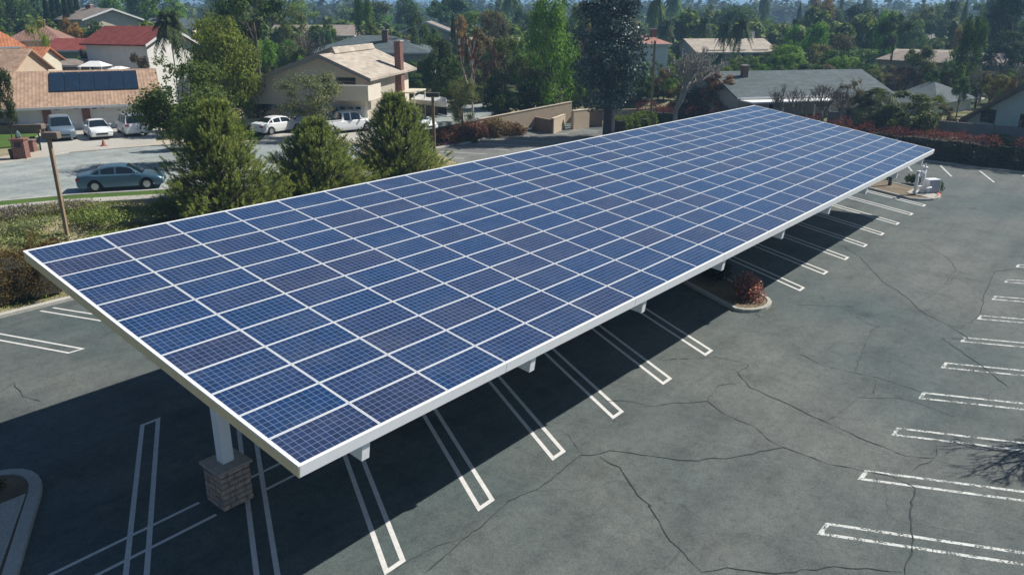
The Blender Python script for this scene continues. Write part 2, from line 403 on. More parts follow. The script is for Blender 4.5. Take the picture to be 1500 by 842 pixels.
mb = MB(); pts_ = [(39.2, 33.5), (66, 33.5), (66, 44.9), (60, 43.6), (51, 41.6), (45, 41.6), (40.3, 41.4), (39.2, 39.0)]
mb.add([(x, y, .004) for x, y in pts_], [tuple(range(len(pts_)))]); struct('parking_lot_rear', mb, M_rear)
# stall lines
DIRX = .5545
def hairpin(cx, y0, y1, slope, w=.50, lw=.105, mat=M_line, z=.004, close0=True, close1=True):
    mb = MB(); xa = lambda y: cx + (y - y0) * slope
    hw = w / 2; l = lw * math.hypot(1, slope)
    sgn = 1 if y1 > y0 else -1
    for s_ in (-1, 1):
        o0 = s_ * hw - (l / 2); o1 = s_ * hw + l / 2
        mb.add([(xa(y0) + o0, y0, z), (xa(y0) + o1, y0, z), (xa(y1) + o1, y1, z), (xa(y1) + o0, y1, z)], [(0, 1, 2, 3) if sgn > 0 else (3, 2, 1, 0)])
    i0 = -hw + l / 2; i1 = hw - l / 2
    for ok, ya, yb in ((close0, y0, y0 + sgn * lw), (close1, y1 - sgn * lw, y1)):
        if ok: mb.add([(xa(ya) + i0, ya, z), (xa(ya) + i1, ya, z), (xa(yb) + i1, yb, z), (xa(yb) + i0, yb, z)], [(0, 1, 2, 3) if sgn > 0 else (3, 2, 1, 0)])
    return struct('parking_stall_line', mb, mat)
for k in range(-2, 16):
    if k in (6, 7): continue
    x0 = 2.40 + 3.125 * k
    hairpin(x0, .30, 11.25, DIRX, lw=.125)
mb = MB()
for y in (5.27, 6.08):
    for xa_, xb_ in ((-3.9, .9), (2.35, 25.0), (26.2, 49)):
        mb.add([(xa_, y - .05, .008), (xb_, y - .05, .008), (xb_, y + .05, .008), (xa_, y + .05, .008)], [(0, 1, 2, 3)])
struct('stall_cross_line', mb, M_line)
for k in range(-4, 12):
    hairpin(4.22 + 3.1 * k, 24.2, 18.6, -.355, .5, .1, M_line, close0=False)
for k in range(-3, 12):
    x0 = 10.05 + 3.09 * k
    hairpin(x0, -6.62, -12.4, -.46, .50, .11, M_lineworn)
# far marks
for k in range(0, 9):
    x0 = 41.0 + 3.05 * k; y0 = float(y_edge(x0)) - .4
    mb = MB(); mb.add([(x0, y0, .009), (x0 + .16, y0, .009), (x0 + 2.22, y0 - 5.4, .009), (x0 + 2.06, y0 - 5.4, .009)], [(3, 2, 1, 0)]); struct('parking_stall_line', mb, M_lineold)
for k in range(0, 9):
    y0 = 9 - 3.0 * k; mb = MB(); x1 = float(x_edge(y0)) - 1.0
    mb.add([(x1 - 4.6, y0 - 1.8, .004), (x1 - 4.6, y0 - 1.66, .004), (x1, y0 + .14, .004), (x1, y0, .004)], [(3, 2, 1, 0)]); struct('parking_stall_line', mb, M_lineold)

# cracks traced where they run in the asphalt
def z2(px, py): return at(950 + px / 2.3254, 480 + py / 2.3254, 0)
def z1(px, py): return at(400 + px / 2.3254, 480 + py / 2.3254, 0)
def z7(px, py): return at(980 + px / 2.806, 200 + py / 2.806, 0)
CR = [
 ([z1(520, 835), z1(600, 765), z1(690, 690), z1(785, 610), z1(800, 590), z1(900, 550), z1(1010, 465), z1(1045, 435), z1(1100, 435), z1(1150, 418), z1(1220, 430), z2(0, 440), z2(130, 457), z2(250, 448), z2(380, 420), z2(462, 402), z2(530, 432), z2(600, 460), z2(730, 485), z2(830, 505), z2(910, 545), z2(885, 625), z2(905, 720), z2(870, 842)], .040),
 ([z1(1110, 438), z1(1140, 462), z1(1180, 480), z1(1220, 555), z1(1279, 610), z2(0, 610), z2(60, 700), z2(180, 835), z2(260, 820), z2(430, 835), z2(600, 812), z2(860, 835)], .035),
 ([z1(940, 335), z1(1010, 370), z1(1045, 430)], .016),
 ([z1(1130, 250), z1(1210, 250), z1(1279, 268), z2(60, 262), z2(200, 250), z2(260, 295), z2(370, 335), z2(420, 380), z2(462, 402)], .028),
 ([z2(40, 108), z2(230, 100), z2(345, 125), z2(305, 155), z2(345, 205), z2(440, 245), z2(530, 285), z2(610, 325), z2(740, 385), z2(880, 440), z2(975, 445)], .032),
 ([z2(200, 250), z2(240, 195), z2(320, 188)], .02),
 ([z2(500, 85), z2(600, 130), z2(700, 152), z2(830, 185), z2(940, 225), z2(1060, 260)], .024),
 ([z2(610, 318), z2(660, 285), z2(715, 238), z2(765, 225), z2(775, 180)], .018),
 ([z2(715, 238), z2(860, 240), z2(960, 270), z2(1060, 305)], .02),
 ([z2(895, 490), z2(930, 465), z2(975, 445), z2(985, 400)], .024),
 ([z2(975, 445), z2(1060, 470), z2(1140, 510)], .016),
 ([z2(700, 150), z2(720, 95), z2(760, 10), z7(1165, 600)], .018),
 ([z7(690, 440), z7(780, 490), z7(880, 600), z7(960, 650), z7(1040, 720), z7(1150, 775), z7(1230, 830), z2(1000, 35), z2(1110, 110), z2(1230, 205)], .035),
 ([z7(840, 435), z7(980, 440), z7(1080, 430), z7(1150, 390), z7(1175, 350)], .022),
 ([z7(1040, 440), z7(1150, 500), z7(1180, 545), z7(1130, 610), z7(1180, 575), z7(1290, 595)], .022),
 ([z7(1459, 540), z7(1340, 555), z7(1300, 640), z7(1280, 730), z7(1200, 790), z7(1150, 775)], .03),
 ([z7(520, 690), z7(640, 695), z7(770, 700)], .03),
 ([at(560, 842), at(640, 800), at(700, 780)], .015),
 ([at(0, 575), at(20, 560), at(35, 580), at(62, 588)], .03),
]
mb = MB(); crr = random.Random(3)
for pts, w in CR:
    P = []
    for (a, b) in zip(pts[:-1], pts[1:]):
        L_ = math.dist(a, b); n = max(2, int(L_ / .22))
        for i in range(n):
            t = i / n; P.append((a[0] + (b[0] - a[0]) * t, a[1] + (b[1] - a[1]) * t))
    P.append(pts[-1]); drift = 0; Q = []
    for i, p in enumerate(P):
        drift = drift * .8 + crr.uniform(-.045, .045); Q.append((p[0] + drift, p[1] + drift * crr.choice((-1, 1)) * .5 + crr.uniform(-.02, .02)))
    vs = []
    for i, p in enumerate(Q):
        a = Q[max(i - 1, 0)]; b = Q[min(i + 1, len(Q) - 1)]; dx, dy = b[0] - a[0], b[1] - a[1]; l = math.hypot(dx, dy) or 1
        ww = w * 1.25 * crr.uniform(.2, 1.0) * (.3 if i in (0, len(Q) - 1) else 1) * .5
        vs += [(p[0] - dy / l * ww, p[1] + dx / l * ww, .012), (p[0] + dy / l * ww, p[1] - dx / l * ww, .012)]
    mb.add(vs, [(2 * i, 2 * i + 1, 2 * i + 3, 2 * i + 2) for i in range(len(Q) - 1)])
struct('asphalt_cracks', mb, plain('crack_dark', (.034, .042, .042), .95, var=.4, scale=2))  # crack strips in their own dark grey

# ------------------------------------------------------------------ islands
def rounded(cx, cy, w, y0, y1, slope, n=9, r1=None):
    """slanted planter outline: centreline x = cx + (y-y0)*slope, width w (along x)"""
    pts = []; h = w / 2; xa = lambda y: cx + (y - y0) * slope
    for i in range(n + 1):
        t = math.pi + math.pi * i / n; pts.append((xa(y0) + h * math.cos(t), y0 + h * .8 * math.sin(t)))
    for i in range(n + 1):
        t = math.pi * i / n; pts.append((xa(y1) + h * math.cos(t), y1 + h * .8 * math.sin(t)))
    return pts
def shrink(pts, d):
    n = len(pts); out = []
    ar = sum(pts[i][0] * pts[(i + 1) % n][1] - pts[(i + 1) % n][0] * pts[i][1] for i in range(n)); sg = 1 if ar > 0 else -1
    for i, p in enumerate(pts):
        a = pts[i - 1]; b = pts[(i + 1) % n]; dx, dy = b[0] - a[0], b[1] - a[1]; l = math.hypot(dx, dy) or 1
        out.append((p[0] - sg * dy / l * d, p[1] + sg * dx / l * d))
    return out
def island(pts, label, kw=.17, soil=M_mulch):
    root = thing('planting_island', label, 'planter')
    mb = MB(); inn = shrink(pts, kw); mid = shrink(pts, .025); n = len(pts)
    vs = [(*p, -.02) for p in pts] + [(*p, .125) for p in pts] + [(*p, .15) for p in mid] + [(*p, .15) for p in inn] + [(*p, .05) for p in inn]
    fs = [(j * n + i, j * n + (i + 1) % n, (j + 1) * n + (i + 1) % n, (j + 1) * n + i) for j in range(4) for i in range(n)]
    mb.add(vs, fs); mb.build('kerb', M_kerb, root)
    m2 = MB(); m2.prism(shrink(pts, kw - .01), .0, .11); m2.build('soil_bed', soil, root); return root
island(rounded(24.0, 0, 2.5, 1.5, 10.4, DIRX), 'kerbed planting island under the canopy holding the pink leaved shrub')
far_pts = rounded(52.3, 0, 3.6, 1.5, 11, DIRX)
fi = island(far_pts, 'kerbed planting island beyond the canopy end with white pipework on it')
# painted red corner of its kerb
rp = shrink(far_pts, -.006); arc = rp[5:10]
mb = MB(); vs = []
inn = shrink(far_pts, .18)[5:10]
for p, q in zip(arc, inn): vs += [(*p, 0.01), (*p, .156), (*q, .156)]
mb.add(vs, [(3 * i + k, 3 * i + 3 + k, 3 * i + 4 + k, 3 * i + 1 + k) for i in range(len(arc) - 1) for k in range(2)])
mb.build('red_kerb_paint', M_redkerb, fi)
mb = MB(); mb.prism([(51.2, .35), (52.9, .35), (54.0, 2.2), (52.2, 2.2)], .1, .16); mb.build('concrete_pad', M_conc, fi)
lpts = [(-2.25, 11.58), (-1.95, 11.50), (-1.66, 11.34), (-1.44, 11.10), (-1.31, 10.80), (-1.28, 10.45), (-1.34, 10.05), (-1.52, 9.6), (-1.85, 9.0), (-3.1, 6.7), (-6.6, .4), (-7.4, .0), (-9.2, .2), (-9.6, .9), (-3.4, 11.3), (-2.85, 11.55)]
li = island(lpts, 'kerbed planting island with a paved strip at the lower left corner', .3)
mb = MB(); mb.prism([(-1.85, 9.7), (-6.9, .75), (-8.3, .8), (-3.1, 9.7)], .1, .156); mb.build('paved_strip', M_conc, li)

# ------------------------------------------------------------------ solar canopy
PW, PH, T = 1.98, 1.005, 0.1577
ZF = 3.95
can = thing('solar_canopy', 'long white carport canopy roofed with blue solar panels over the parking stalls', 'solar canopy', (0, 0, ZF), 0)
tilt = Matrix.Rotation(T, 4, 'X')
def part(mb, name, mat, M=True, parent=None, smooth=False):
    o = mb.build(name, mat, parent or can, smooth)
    if M and parent is None: o.matrix_local = tilt
    return o
LX, LY = 24 * PW, 12 * PH
# panel meshes
pb = MB(); g = .012; fw = .018
x0, x1, y0, y1 = g, PW - g, g * .8, PH - g * .8
pb.box(x0, x1, y0, y0 + fw, -.035, .004); pb.box(x0, x1, y1 - fw, y1, -.035, .004)
pb.box(x0, x0 + fw, y0 + fw, y1 - fw, -.035, .004); pb.box(x1 - fw, x1, y0 + fw, y1 - fw, -.035, .004)
pme = pb.mesh('panel_frame', M_deck)
gx0, gx1, gy0, gy1 = x0 + fw, x1 - fw, y0 + fw, y1 - fw
def uvquad(me):
    uvl = me.uv_layers.new(name='UVMap'); 
    for p in me.polygons:
        for li_, c in zip(p.loop_indices, ((0, 0), (1, 0), (1, 1), (0, 1))): uvl.data[li_].uv = c
def glass_mesh(cells, name):
    v = []; f = []
    for (i, j) in cells:
        b = len(v); ox, oy = i * PW, j * PH
        v += [(ox + gx0, oy + gy0, 0), (ox + gx1, oy + gy0, 0), (ox + gx1, oy + gy1, 0), (ox + gx0, oy + gy1, 0)]; f.append((b, b + 1, b + 2, b + 3))
    me = bpy.data.meshes.new(name); me.from_pydata(v, [], f); uvquad(me); me.materials.append(M_pv); return me
gme = glass_mesh([(0, 0)], 'panel_cells')
cells = sorted([(i, j) for i in range(24) for j in range(12)], key=lambda c: (c[0] * PW + 1 - CAM[0]) ** 2 + (c[1] * PH + .5 - CAM[1]) ** 2)
for (i, j) in cells[:100]:
    o = ob('solar_panel', pme, can); o.matrix_local = tilt @ Matrix.Translation((i * PW, j * PH, 0)) @ Matrix.Rotation(R(random.uniform(-.12, .12)), 4, 'X') @ Matrix.Rotation(R(random.uniform(-.06, .06)), 4, 'Y')
    gq = ob('cell_sheet', gme, o)
rest = MB(); pv_, pf_ = pb.v, pb.f
for (i, j) in cells[100:]: rest.add([(x + i * PW, y + j * PH, z) for x, y, z in pv_], pf_)
ro = part(rest, 'solar_panel_field', M_deck); ro['kind'] = 'stuff'
rg = ob('cell_sheets', glass_mesh(cells[100:], 'cells_far'), ro); rg['kind'] = 'stuff'
mb = MB(); mb.box(.02, LX - .02, .02, LY - .02, -.075, -.045); part(mb, 'roof_deck', M_deck)
FH = .27
for nm, bx in (('front_fascia', (-.03, LX + .03, -.045, 0, -FH, .010)), ('rear_fascia', (-.03, LX + .03, LY, LY + .045, -FH, .010))):
    mb = MB(); mb.box(*bx); bevel(part(mb, nm, M_white), .006)
for xa_, xb_ in ((-.045, -.002), (LX + .002, LX + .045)):
    mb = MB(); mb.box(xa_, xb_, -.04, LY + .04, -FH, -.028); eo = part(mb, 'end_fascia', plain('tan_end_board', (.80, .64, .36), .6, var=.06)); mb = MB(); mb.box(xa_ - .012, xb_ + .002, -.04, LY + .04, -.026, .008); mb.build('metal_edge', M_white, eo)
for x in np.arange(5.94, LX - 1, 5.94):
    mb = MB(); mb.box(x - .006, x + .006, -.0462, -.040, -FH + .004, .002); part(mb, 'fascia_joint', plain('joint_grey', (.25, .26, .27), .7))  # thin grey seams between the fascia lengths
for y in np.linspace(.9, LY - .9, 8):
    mb = MB(); mb.box(.02, LX - .02, y - .04, y + .04, -.245, -.078); part(mb, 'purlin', M_white)
mb0 = MB(); mb0.yz([(.004, -.23), (.004, -.70), (3.6, -.84), (8.0, -.84), (LY - .1, -.55), (LY - .1, -.25), (8, -.25), (3.6, -.25)], -.10, .10)
beam_me = mb0.mesh('beam', M_white)
pc = MB(); pc.box(-.15, .15, -.15, .15, 1.14, 4.1); post_me = pc.mesh('post', M_white)
PY = 5.62
sp_ = MB()
rr = random.Random(5); z = 0.0
while z < 1.05:
    h = rr.choice((.07, .10, .13, .15)); h = min(h, 1.06 - z)
    for sx, sy, ax in ((-1, 0, 0), (1, 0, 0), (0, -1, 1), (0, 1, 1)):
        u = -.41
        while u < .40:
            w = min(rr.uniform(.14, .34), .41 - u)
            dpt = .40 + rr.uniform(0, .022)
            if ax == 0: sp_.box(*(sorted((sx * .30, sx * dpt))), u + .003, u + w - .003, z + .003, z + h - .003)
            else: sp_.box(u + .003, u + w - .003, *(sorted((sy * .30, sy * dpt))), z + .003, z + h - .003)
            u += w
    z += h
sp_.box(-.39, .39, -.39, .39, 0, 1.055)
pier_me = sp_.mesh('stone_pier', M_stone)
cp = MB(); cp.box(-.47, .47, -.47, .47, 1.06, 1.135)
cap_me = cp.mesh('cap', plain('stone_cap', (.36, .31, .27), .85, var=.2, scale=5, bump=.4))
for k in range(9):
    bx = 1.52 + 5.485 * k
    o = ob('beam', beam_me, can); o.matrix_local = tilt @ Matrix.Translation((bx + .10, 0, 0))
    o = ob('post', post_me, can); o.location = (bx, PY, -ZF)
    o = ob('stone_pier', pier_me, can); o.location = (bx, PY, -ZF)
    c_ = ob('pier_cap', cap_me, o)

# ------------------------------------------------------------------ foliage generators
def leafquads(C, size, rng_, asp=.55, up=None, nr=None, nb_=.75):
    n = len(C)
    if nr is not None:
        k = nr / (np.linalg.norm(nr, axis=1, keepdims=True) + 1e-9) + np.array([0, 0, .35]) + rng_.normal(size=(n, 3)) * nb_
        k /= np.linalg.norm(k, axis=1, keepdims=True) + 1e-9
        a = rng_.normal(size=(n, 3)); a -= (a * k).sum(1, keepdims=True) * k; a /= np.linalg.norm(a, axis=1, keepdims=True) + 1e-9
        b = np.cross(k, a); s = (size * rng_.uniform(.6, 1.4, n))[:, None]
        v = np.stack([C - a * s, C + b * s * asp - k * s * .15, C + a * s, C - b * s * asp - k * s * .15], 1).reshape(-1, 3)
        return v, np.arange(4 * n).reshape(-1, 4)
    a = rng_.normal(size=(n, 3))
    if up is not None: a = a + up
    a /= np.linalg.norm(a, axis=1, keepdims=True) + 1e-9
    b = rng_.normal(size=(n, 3)); b -= (b * a).sum(1, keepdims=True) * a; b /= np.linalg.norm(b, axis=1, keepdims=True) + 1e-9
    s = (size * rng_.uniform(.6, 1.4, n))[:, None]
    nrm = np.cross(a, b)
    v = np.stack([C - a * s, C + b * s * asp - nrm * s * .15, C + a * s, C - b * s * asp - nrm * s * .15], 1).reshape(-1, 3)
    f = np.arange(4 * n).reshape(-1, 4); return v, f
def lump(P, seed, k=3.0):
    r = np.random.default_rng(seed); s = np.zeros(len(P))
    for i in range(5):
        d = r.normal(size=3); d *= k * (1 + .5 * i) / np.linalg.norm(d); s += np.sin(P @ d + r.uniform(0, 6))
    return s / 5
def blobs_points(blobs, n, rng_, shell=.5):
    vol = np.array([b[3] * b[4] * b[5] for b in blobs]) ** .7; pr = vol / vol.sum(); idx = rng_.choice(len(blobs), n, p=pr)
    B = np.array(blobs)[idx]; d = rng_.normal(size=(n, 3)); d /= np.linalg.norm(d, axis=1, keepdims=True)
    r = rng_.uniform(0, 1, n) ** shell * rng_.uniform(.82, 1.12, n)
    global LASTN; LASTN = d / B[:, 3:6]; LASTN = LASTN / np.linalg.norm(LASTN, axis=1, keepdims=True)
    return B[:, :3] + d * r[:, None] * B[:, 3:6]
def limbs(mb, base, tips, r0, rng_, n=5, bend=.12, start=.35):
    for t in tips:
        t = np.array(t); s0 = base * rng_.uniform(start, .95)
        p0 = np.array([0, 0, s0]); pts = [p0]
        for i in (1, 2, 3):
            q = p0 + (t - p0) * i / 3; 
            if i < 3: q = q + rng_.normal(size=3) * bend * .3 * np.linalg.norm(t - p0); q[2] -= .04 * i * 0
            pts.append(q)
        rr_ = r0 * rng_.uniform(.35, .6); mb.tube(pts, [rr_, rr_ * .75, rr_ * .5, rr_ * .2], n, cap=False)
# unit trees: height 1, crown radius .5
def broad_mesh(seed, n=5000, size=.018, nb=22, base=.28, shape='round', mat=None, gap=.35, shell=.45):
    r = np.random.default_rng(seed); blobs = []
    for i in range(nb):
        t = r.uniform(0, 1); th = r.uniform(0, 2 * math.pi)
        z = base + (1 - base) * (.12 + .76 * t)
        if shape == 'round': w = math.sqrt(max(.05, 1 - (2 * t - .85) ** 2 / 1.5))
        elif shape == 'tall': w = (1 - .42 * t) * (.8 + .6 * min(t, .4))
        elif shape == 'flat': w = .6 + .4 * t
        else: w = 1 - t * .9
        rad = .36 * w * r.uniform(.3, 1) ** .5; s = r.uniform(.10, .19) * (.6 + .4 * w)
        blobs.append((rad * math.cos(th), rad * math.sin(th), z, s * 1.1, s * 1.1, s * (.75 if shape != 'tall' else 1.1)))
    P = blobs_points(blobs, int(n * 1.5), r, shell); Nn = LASTN; L = lump(P * np.array([1, 1, 1.2]), seed + 1, 9); ok = (L > -gap) & (P[:, 2] < 1.02); P = P[ok][:n]; Nn = Nn[ok][:n]
    Nn = Nn + .5 * (P - np.array([0, 0, .55])) / .5
    v, f = leafquads(P, size, r, .65, nr=Nn, nb_=.5)
    me = fast_mesh('crown', v, f, mat or M_leaf)
    tb = MB(); hgt = base + .35 * (1 - base)
    tb.tube([(0, 0, -.02), (.01, 0, base * .5), (-.008, .01, base), (0, 0, hgt)], [.032, .024, .020, .010], 7)
    limbs(tb, base + .25 * (1 - base), [b[:3] for b in blobs[:10]], .020, r, 5, start=.5)
    return tb.mesh('trunk', M_bark, True), me
def conifer_mesh(seed, n=6000, tiers=26, spread=.5, base=.06, size=.017, power=.8, droop=.25, mat=None):
    r = np.random.default_rng(seed); tb = MB(); tb.tube([(0, 0, -.02), (0, 0, .4), (0, 0, .97)], [.022, .014, .002], 6); PP = []; NN = []
    per = n // (tiers * 7)
    for i in range(tiers):
        t = i / (tiers - 1); z = base + (1 - base) * t; L = spread * (1 - t) ** power * r.uniform(.75, 1.1) + .01
        for k in range(7):
            th = r.uniform(0, 6.28); l = L * r.uniform(.6, 1.05); d = np.array([math.cos(th), math.sin(th), 0])
            e = np.array([0, 0, z]) + d * l - np.array([0, 0, droop * l * l * 2])
            if l > .1: tb.tube([(0, 0, z), tuple(e)], [.005, .001], 3, cap=False)
            m = int(per * (.3 + 1.4 * (1 - t))); u = r.uniform(.15, 1, m) ** .7
            pts = np.array([0, 0, z]) + d * (l * u)[:, None]; pts[:, 2] -= droop * 2 * (l * u) ** 2
            pts += r.normal(size=(m, 3)) * np.array([.022, .022, .012]) * (.6 + u[:, None]); PP.append(pts); NN.append(np.tile(d + np.array([0, 0, 1.0]), (m, 1)))
    P = np.concatenate(PP); v, f = leafquads(P, size, r, .45, nr=np.concatenate(NN), nb_=.6)
    return tb.mesh('trunk', M_bark, True), fast_mesh('crown', v, f, mat or M_needle)
def cypress_mesh(seed, n=3500):
    r = np.random.default_rng(seed); t = r.uniform(0, 1, n); th = r.uniform(0, 6.28, n)
    w = .5 * np.sin(np.pi * np.clip(.12 + t * .88, 0, 1)) ** .6 * (1 - .35 * t) * r.uniform(.7, 1.1, n) * (1 + .15 * np.sin(th * 5 + t * 9))
    P = np.stack([w * np.cos(th), w * np.sin(th), .04 + .96 * t], 1); v, f = leafquads(P, .034, r, .5, nr=P * np.array([1, 1, .05]), nb_=.55)
    tb = MB(); tb.tube([(0, 0, -.02), (0, 0, .8)], [.06, .01], 6); return tb.mesh('trunk', M_bark), fast_mesh('crown', v, f, M_needle)
def young_pine(seed, h, w, ns=2300, nn=38):
    """bushy young pine with upright candles; real metres"""
    r = np.random.default_rng(seed); tb = MB()
    tb.tube([(0, 0, -.4), (.03, 0, h * .3), (0, .03, h * .6), (0, 0, h * .96)], [.16, .11, .06, .012], 8)
    V = []; tips = []
    for i in range(ns):
        t = r.uniform(0, 1) ** 1.25; z = h * (.03 + .93 * t)
        prof = (min(1, .62 + t * 2.4) if t < .16 else 1) * max(.05, 1 - t) ** .6
        th = r.uniform(0, 6.28); rad = w / 2 * prof * r.uniform(.2, 1) ** .42 * (1 + .20 * math.sin(th * 3 + t * 9 + seed) + .22 * math.sin(th * 6 - t * 23 + seed * 2))
        p = np.array([rad * math.cos(th), rad * math.sin(th), z]); tips.append(p)
        d = np.array([math.cos(th) * .95 * (rad / (w * .5) + .2), math.sin(th) * .95 * (rad / (w * .5) + .2), 1.0]) + r.normal(size=3) * .18
        d /= np.linalg.norm(d); L = r.uniform(.35, .75) * (1.25 if r.uniform() < .12 else 1)
        u = r.uniform(0, 1, nn); base = p + d * (L * u)[:, None] - d * L * .3
        q = r.normal(size=(nn, 3)); q -= (q @ d)[:, None] * d; q /= np.linalg.norm(q, axis=1, keepdims=True)
        nd = q * .7 + d * .7; nl = .21 * (1 - .35 * u)[:, None] * r.uniform(.8, 1.3, (nn, 1)); sd = np.cross(nd, d); sd /= np.linalg.norm(sd, axis=1, keepdims=True)
        V.append(np.stack([base - sd * .018, base + sd * .018, base + nd * nl], 1).reshape(-1, 3))
        if i % 3 == 0:
            s0 = max(.1, z - rad * .55); tb.tube([(0, 0, s0), tuple(p * np.array([.5, .5, 1]) - np.array([0, 0, rad * .15])), tuple(p)], [.035, .022, .008], 4, cap=False)
    v = np.concatenate(V); f = np.arange(len(v)).reshape(-1, 3)
    return tb.mesh('trunk', M_bark, True), fast_mesh('crown', v, f, M_needle)
def bare_mesh(seed, mat, depth=6, ang=.5, up=.25, r0=.022, first=.22, spread=1.0):
    r = random.Random(seed); tb = MB()
    def grow(p, d, L, rad, lev):
        q = p + d * L * .5 + Vector((r.uniform(-1, 1), r.uniform(-1, 1), r.uniform(-1, 1))) * L * .07; e = q + (d + Vector((r.uniform(-.2, .2), r.uniform(-.2, .2), up * .3))).normalized() * L * .5
        tb.tube([p, q, e], [rad, rad * .85, rad * .68], 5 if lev < 2 else 3, cap=False)
        if lev >= depth: return
        for k in range(3 if lev < 3 else 2 + (r.random() < .45)):
            nd = (d + Vector((r.uniform(-1, 1) * spread, r.uniform(-1, 1) * spread, r.uniform(-.5, .8))) * ang * 1.5 + Vector((0, 0, up * .3))).normalized()
            grow(e, nd, L * r.uniform(.6, .88), rad * .68, lev + 1)
    grow(Vector((0, 0, -.01)), Vector((0, 0, 1)), first, r0, 0)
    v = np.array(tb.v); hgt = v[:, 2].max(); v /= hgt; tb.v = [tuple(x) for x in v]
    return tb.mesh('branches', mat)
def palm_mesh(seed, nf=34, trunk=.72, fl=.36, fan=False, tr=.016):
    r = np.random.default_rng(seed); tb = MB(); tb.tube([(0, 0, -.01), (.008, 0, trunk * .5), (0, 0, trunk)], [tr, tr * .8, tr * .75], 7)
    V = []; top = np.array([0, 0, trunk])
    for i in range(nf):
        th = 6.283 * i / nf * 2.4 + r.uniform(-.2, .2); el = r.uniform(-.35, 1.25); L = fl * r.uniform(.8, 1.1)
        d = np.array([math.cos(th) * math.cos(el), math.sin(th) * math.cos(el), math.sin(el)])
        if fan:
            c = top + d * L * .6; side = np.cross(d, [0, 0, 1]); side /= np.linalg.norm(side); nn = np.cross(side, d)
            for k in np.linspace(-1.3, 1.3, 15):
                dd = d * math.cos(k) + side * math.sin(k); e = c + dd * L * .45 - np.array([0, 0, .05 * L * 2]); s2 = np.cross(dd, nn)
                V += [c - s2 * .012, c + s2 * .012, e]
            V += [top, top + side * .006, c]
        else:
            prev = top; m = 16
            for k in range(1, m):
                u = k / m; p = top + d * L * u - np.array([0, 0, 1]) * (u ** 2.2) * L * (.48 + .3 * math.cos(el))
                tg = p - prev; tg /= np.linalg.norm(tg) + 1e-9; side = np.cross(tg, [0, 0, 1]); side /= np.linalg.norm(side) + 1e-9
                V += [prev - side * .003, prev + side * .003, p]
                ll = L * .30 * math.sin(math.pi * (.12 + .82 * u))
                for s_ in (-1, 1):
                    for q in (0, 1):
                        b = p - tg * (.5 * q) * L / m; e = b + side * s_ * ll * r.uniform(.7, 1) - np.array([0, 0, ll * r.uniform(.15, .65)]) + tg * ll * .4
                        V += [b - tg * .011, b + tg * .011, e]
                prev = p
    v = np.array(V); v[:, 2] = np.minimum(v[:, 2], 1.05); f = np.arange(len(v)).reshape(-1, 3)
    return tb.mesh('trunk', M_barkgrey), fast_mesh('crown', v, f, M_leaf)
def hedge_obj(name, label, cat, pts, w, h, col, size=.07, dens=110, group=None, topcol=None, z=None, mat=None):
    """hedge or shrub row following a polyline; pts [(x,y)], real leaves round a woody core"""
    root = thing(name, label, cat, (0, 0, 0), 0, group); r = np.random.default_rng(abs(hash(label)) % 1000 if False else len(label) * 7 + len(pts)); P = []; top = []
    core = MB()
    for a, b in zip(pts[:-1], pts[1:]):
        L = math.dist(a, b); n = int(L * (w + 2 * h) * dens); t = r.uniform(-.01, 1.01, n); d = np.array([(b[0] - a[0]) / L, (b[1] - a[1]) / L]); nn = np.array([-d[1], d[0]])
        th = r.uniform(-.15, math.pi + .15, n); ex = .55
        cx = np.sign(np.cos(th)) * np.abs(np.cos(th)) ** ex * w / 2; cz = np.abs(np.sin(th)) ** ex * h
        bx = a[0] + d[0] * t * L; by = a[1] + d[1] * t * L
        lum = 1 + .16 * np.sin(bx * 2.1 + by * 1.7) + .12 * np.sin(bx * 5.3 - by * 3.1) + r.normal(size=n) * .07
        cx = cx * lum; cz = cz * lum
        x = bx + nn[0] * cx; y = by + nn[1] * cx; zz = (H(bx, by) if z is None else z) + cz
        P.append(np.stack([x, y, zz], 1)); top.append(cz / h)
        m = max(2, int(L / 1.0))
        for i in range(m):
            q0 = i / m; q1 = (i + 1) / m; zz0 = (hz(a[0] + d[0] * L * q0, a[1] + d[1] * L * q0) if z is None else z) - .1
            xx0, yy0, xx1, yy1 = a[0] + d[0] * L * q0, a[1] + d[1] * L * q0, a[0] + d[0] * L * q1, a[1] + d[1] * L * q1
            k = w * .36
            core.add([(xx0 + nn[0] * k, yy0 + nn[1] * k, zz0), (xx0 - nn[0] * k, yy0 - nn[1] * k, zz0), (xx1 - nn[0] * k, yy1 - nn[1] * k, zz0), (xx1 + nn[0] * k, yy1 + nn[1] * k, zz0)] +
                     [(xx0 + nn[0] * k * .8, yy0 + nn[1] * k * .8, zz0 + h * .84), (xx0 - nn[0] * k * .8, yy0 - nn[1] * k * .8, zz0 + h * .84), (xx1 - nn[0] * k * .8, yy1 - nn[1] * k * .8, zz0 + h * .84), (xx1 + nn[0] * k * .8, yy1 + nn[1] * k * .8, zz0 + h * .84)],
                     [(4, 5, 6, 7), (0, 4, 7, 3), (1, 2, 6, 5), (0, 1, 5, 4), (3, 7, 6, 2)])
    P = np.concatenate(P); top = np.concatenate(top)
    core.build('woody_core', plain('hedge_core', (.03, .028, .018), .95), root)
    sel = (top > .82) & (r.uniform(size=len(top)) < .8) if topcol else np.zeros(len(P), bool)
    v, f = leafquads(P[~sel], size, r, .6); o = ob('foliage', fast_mesh('foliage', v, f, mat or M_leaf), root); o.color = (*col, 1)
    if topcol:
        Q = P[sel]; Q = Q + np.abs(r.normal(size=Q.shape)) * np.array([.02, .02, .10]); v, f = leafquads(Q, size, r, .5); o = ob('new_growth', fast_mesh('new_growth', v, f, M_leaf), root); o.color = (*topcol, 1)
    return root
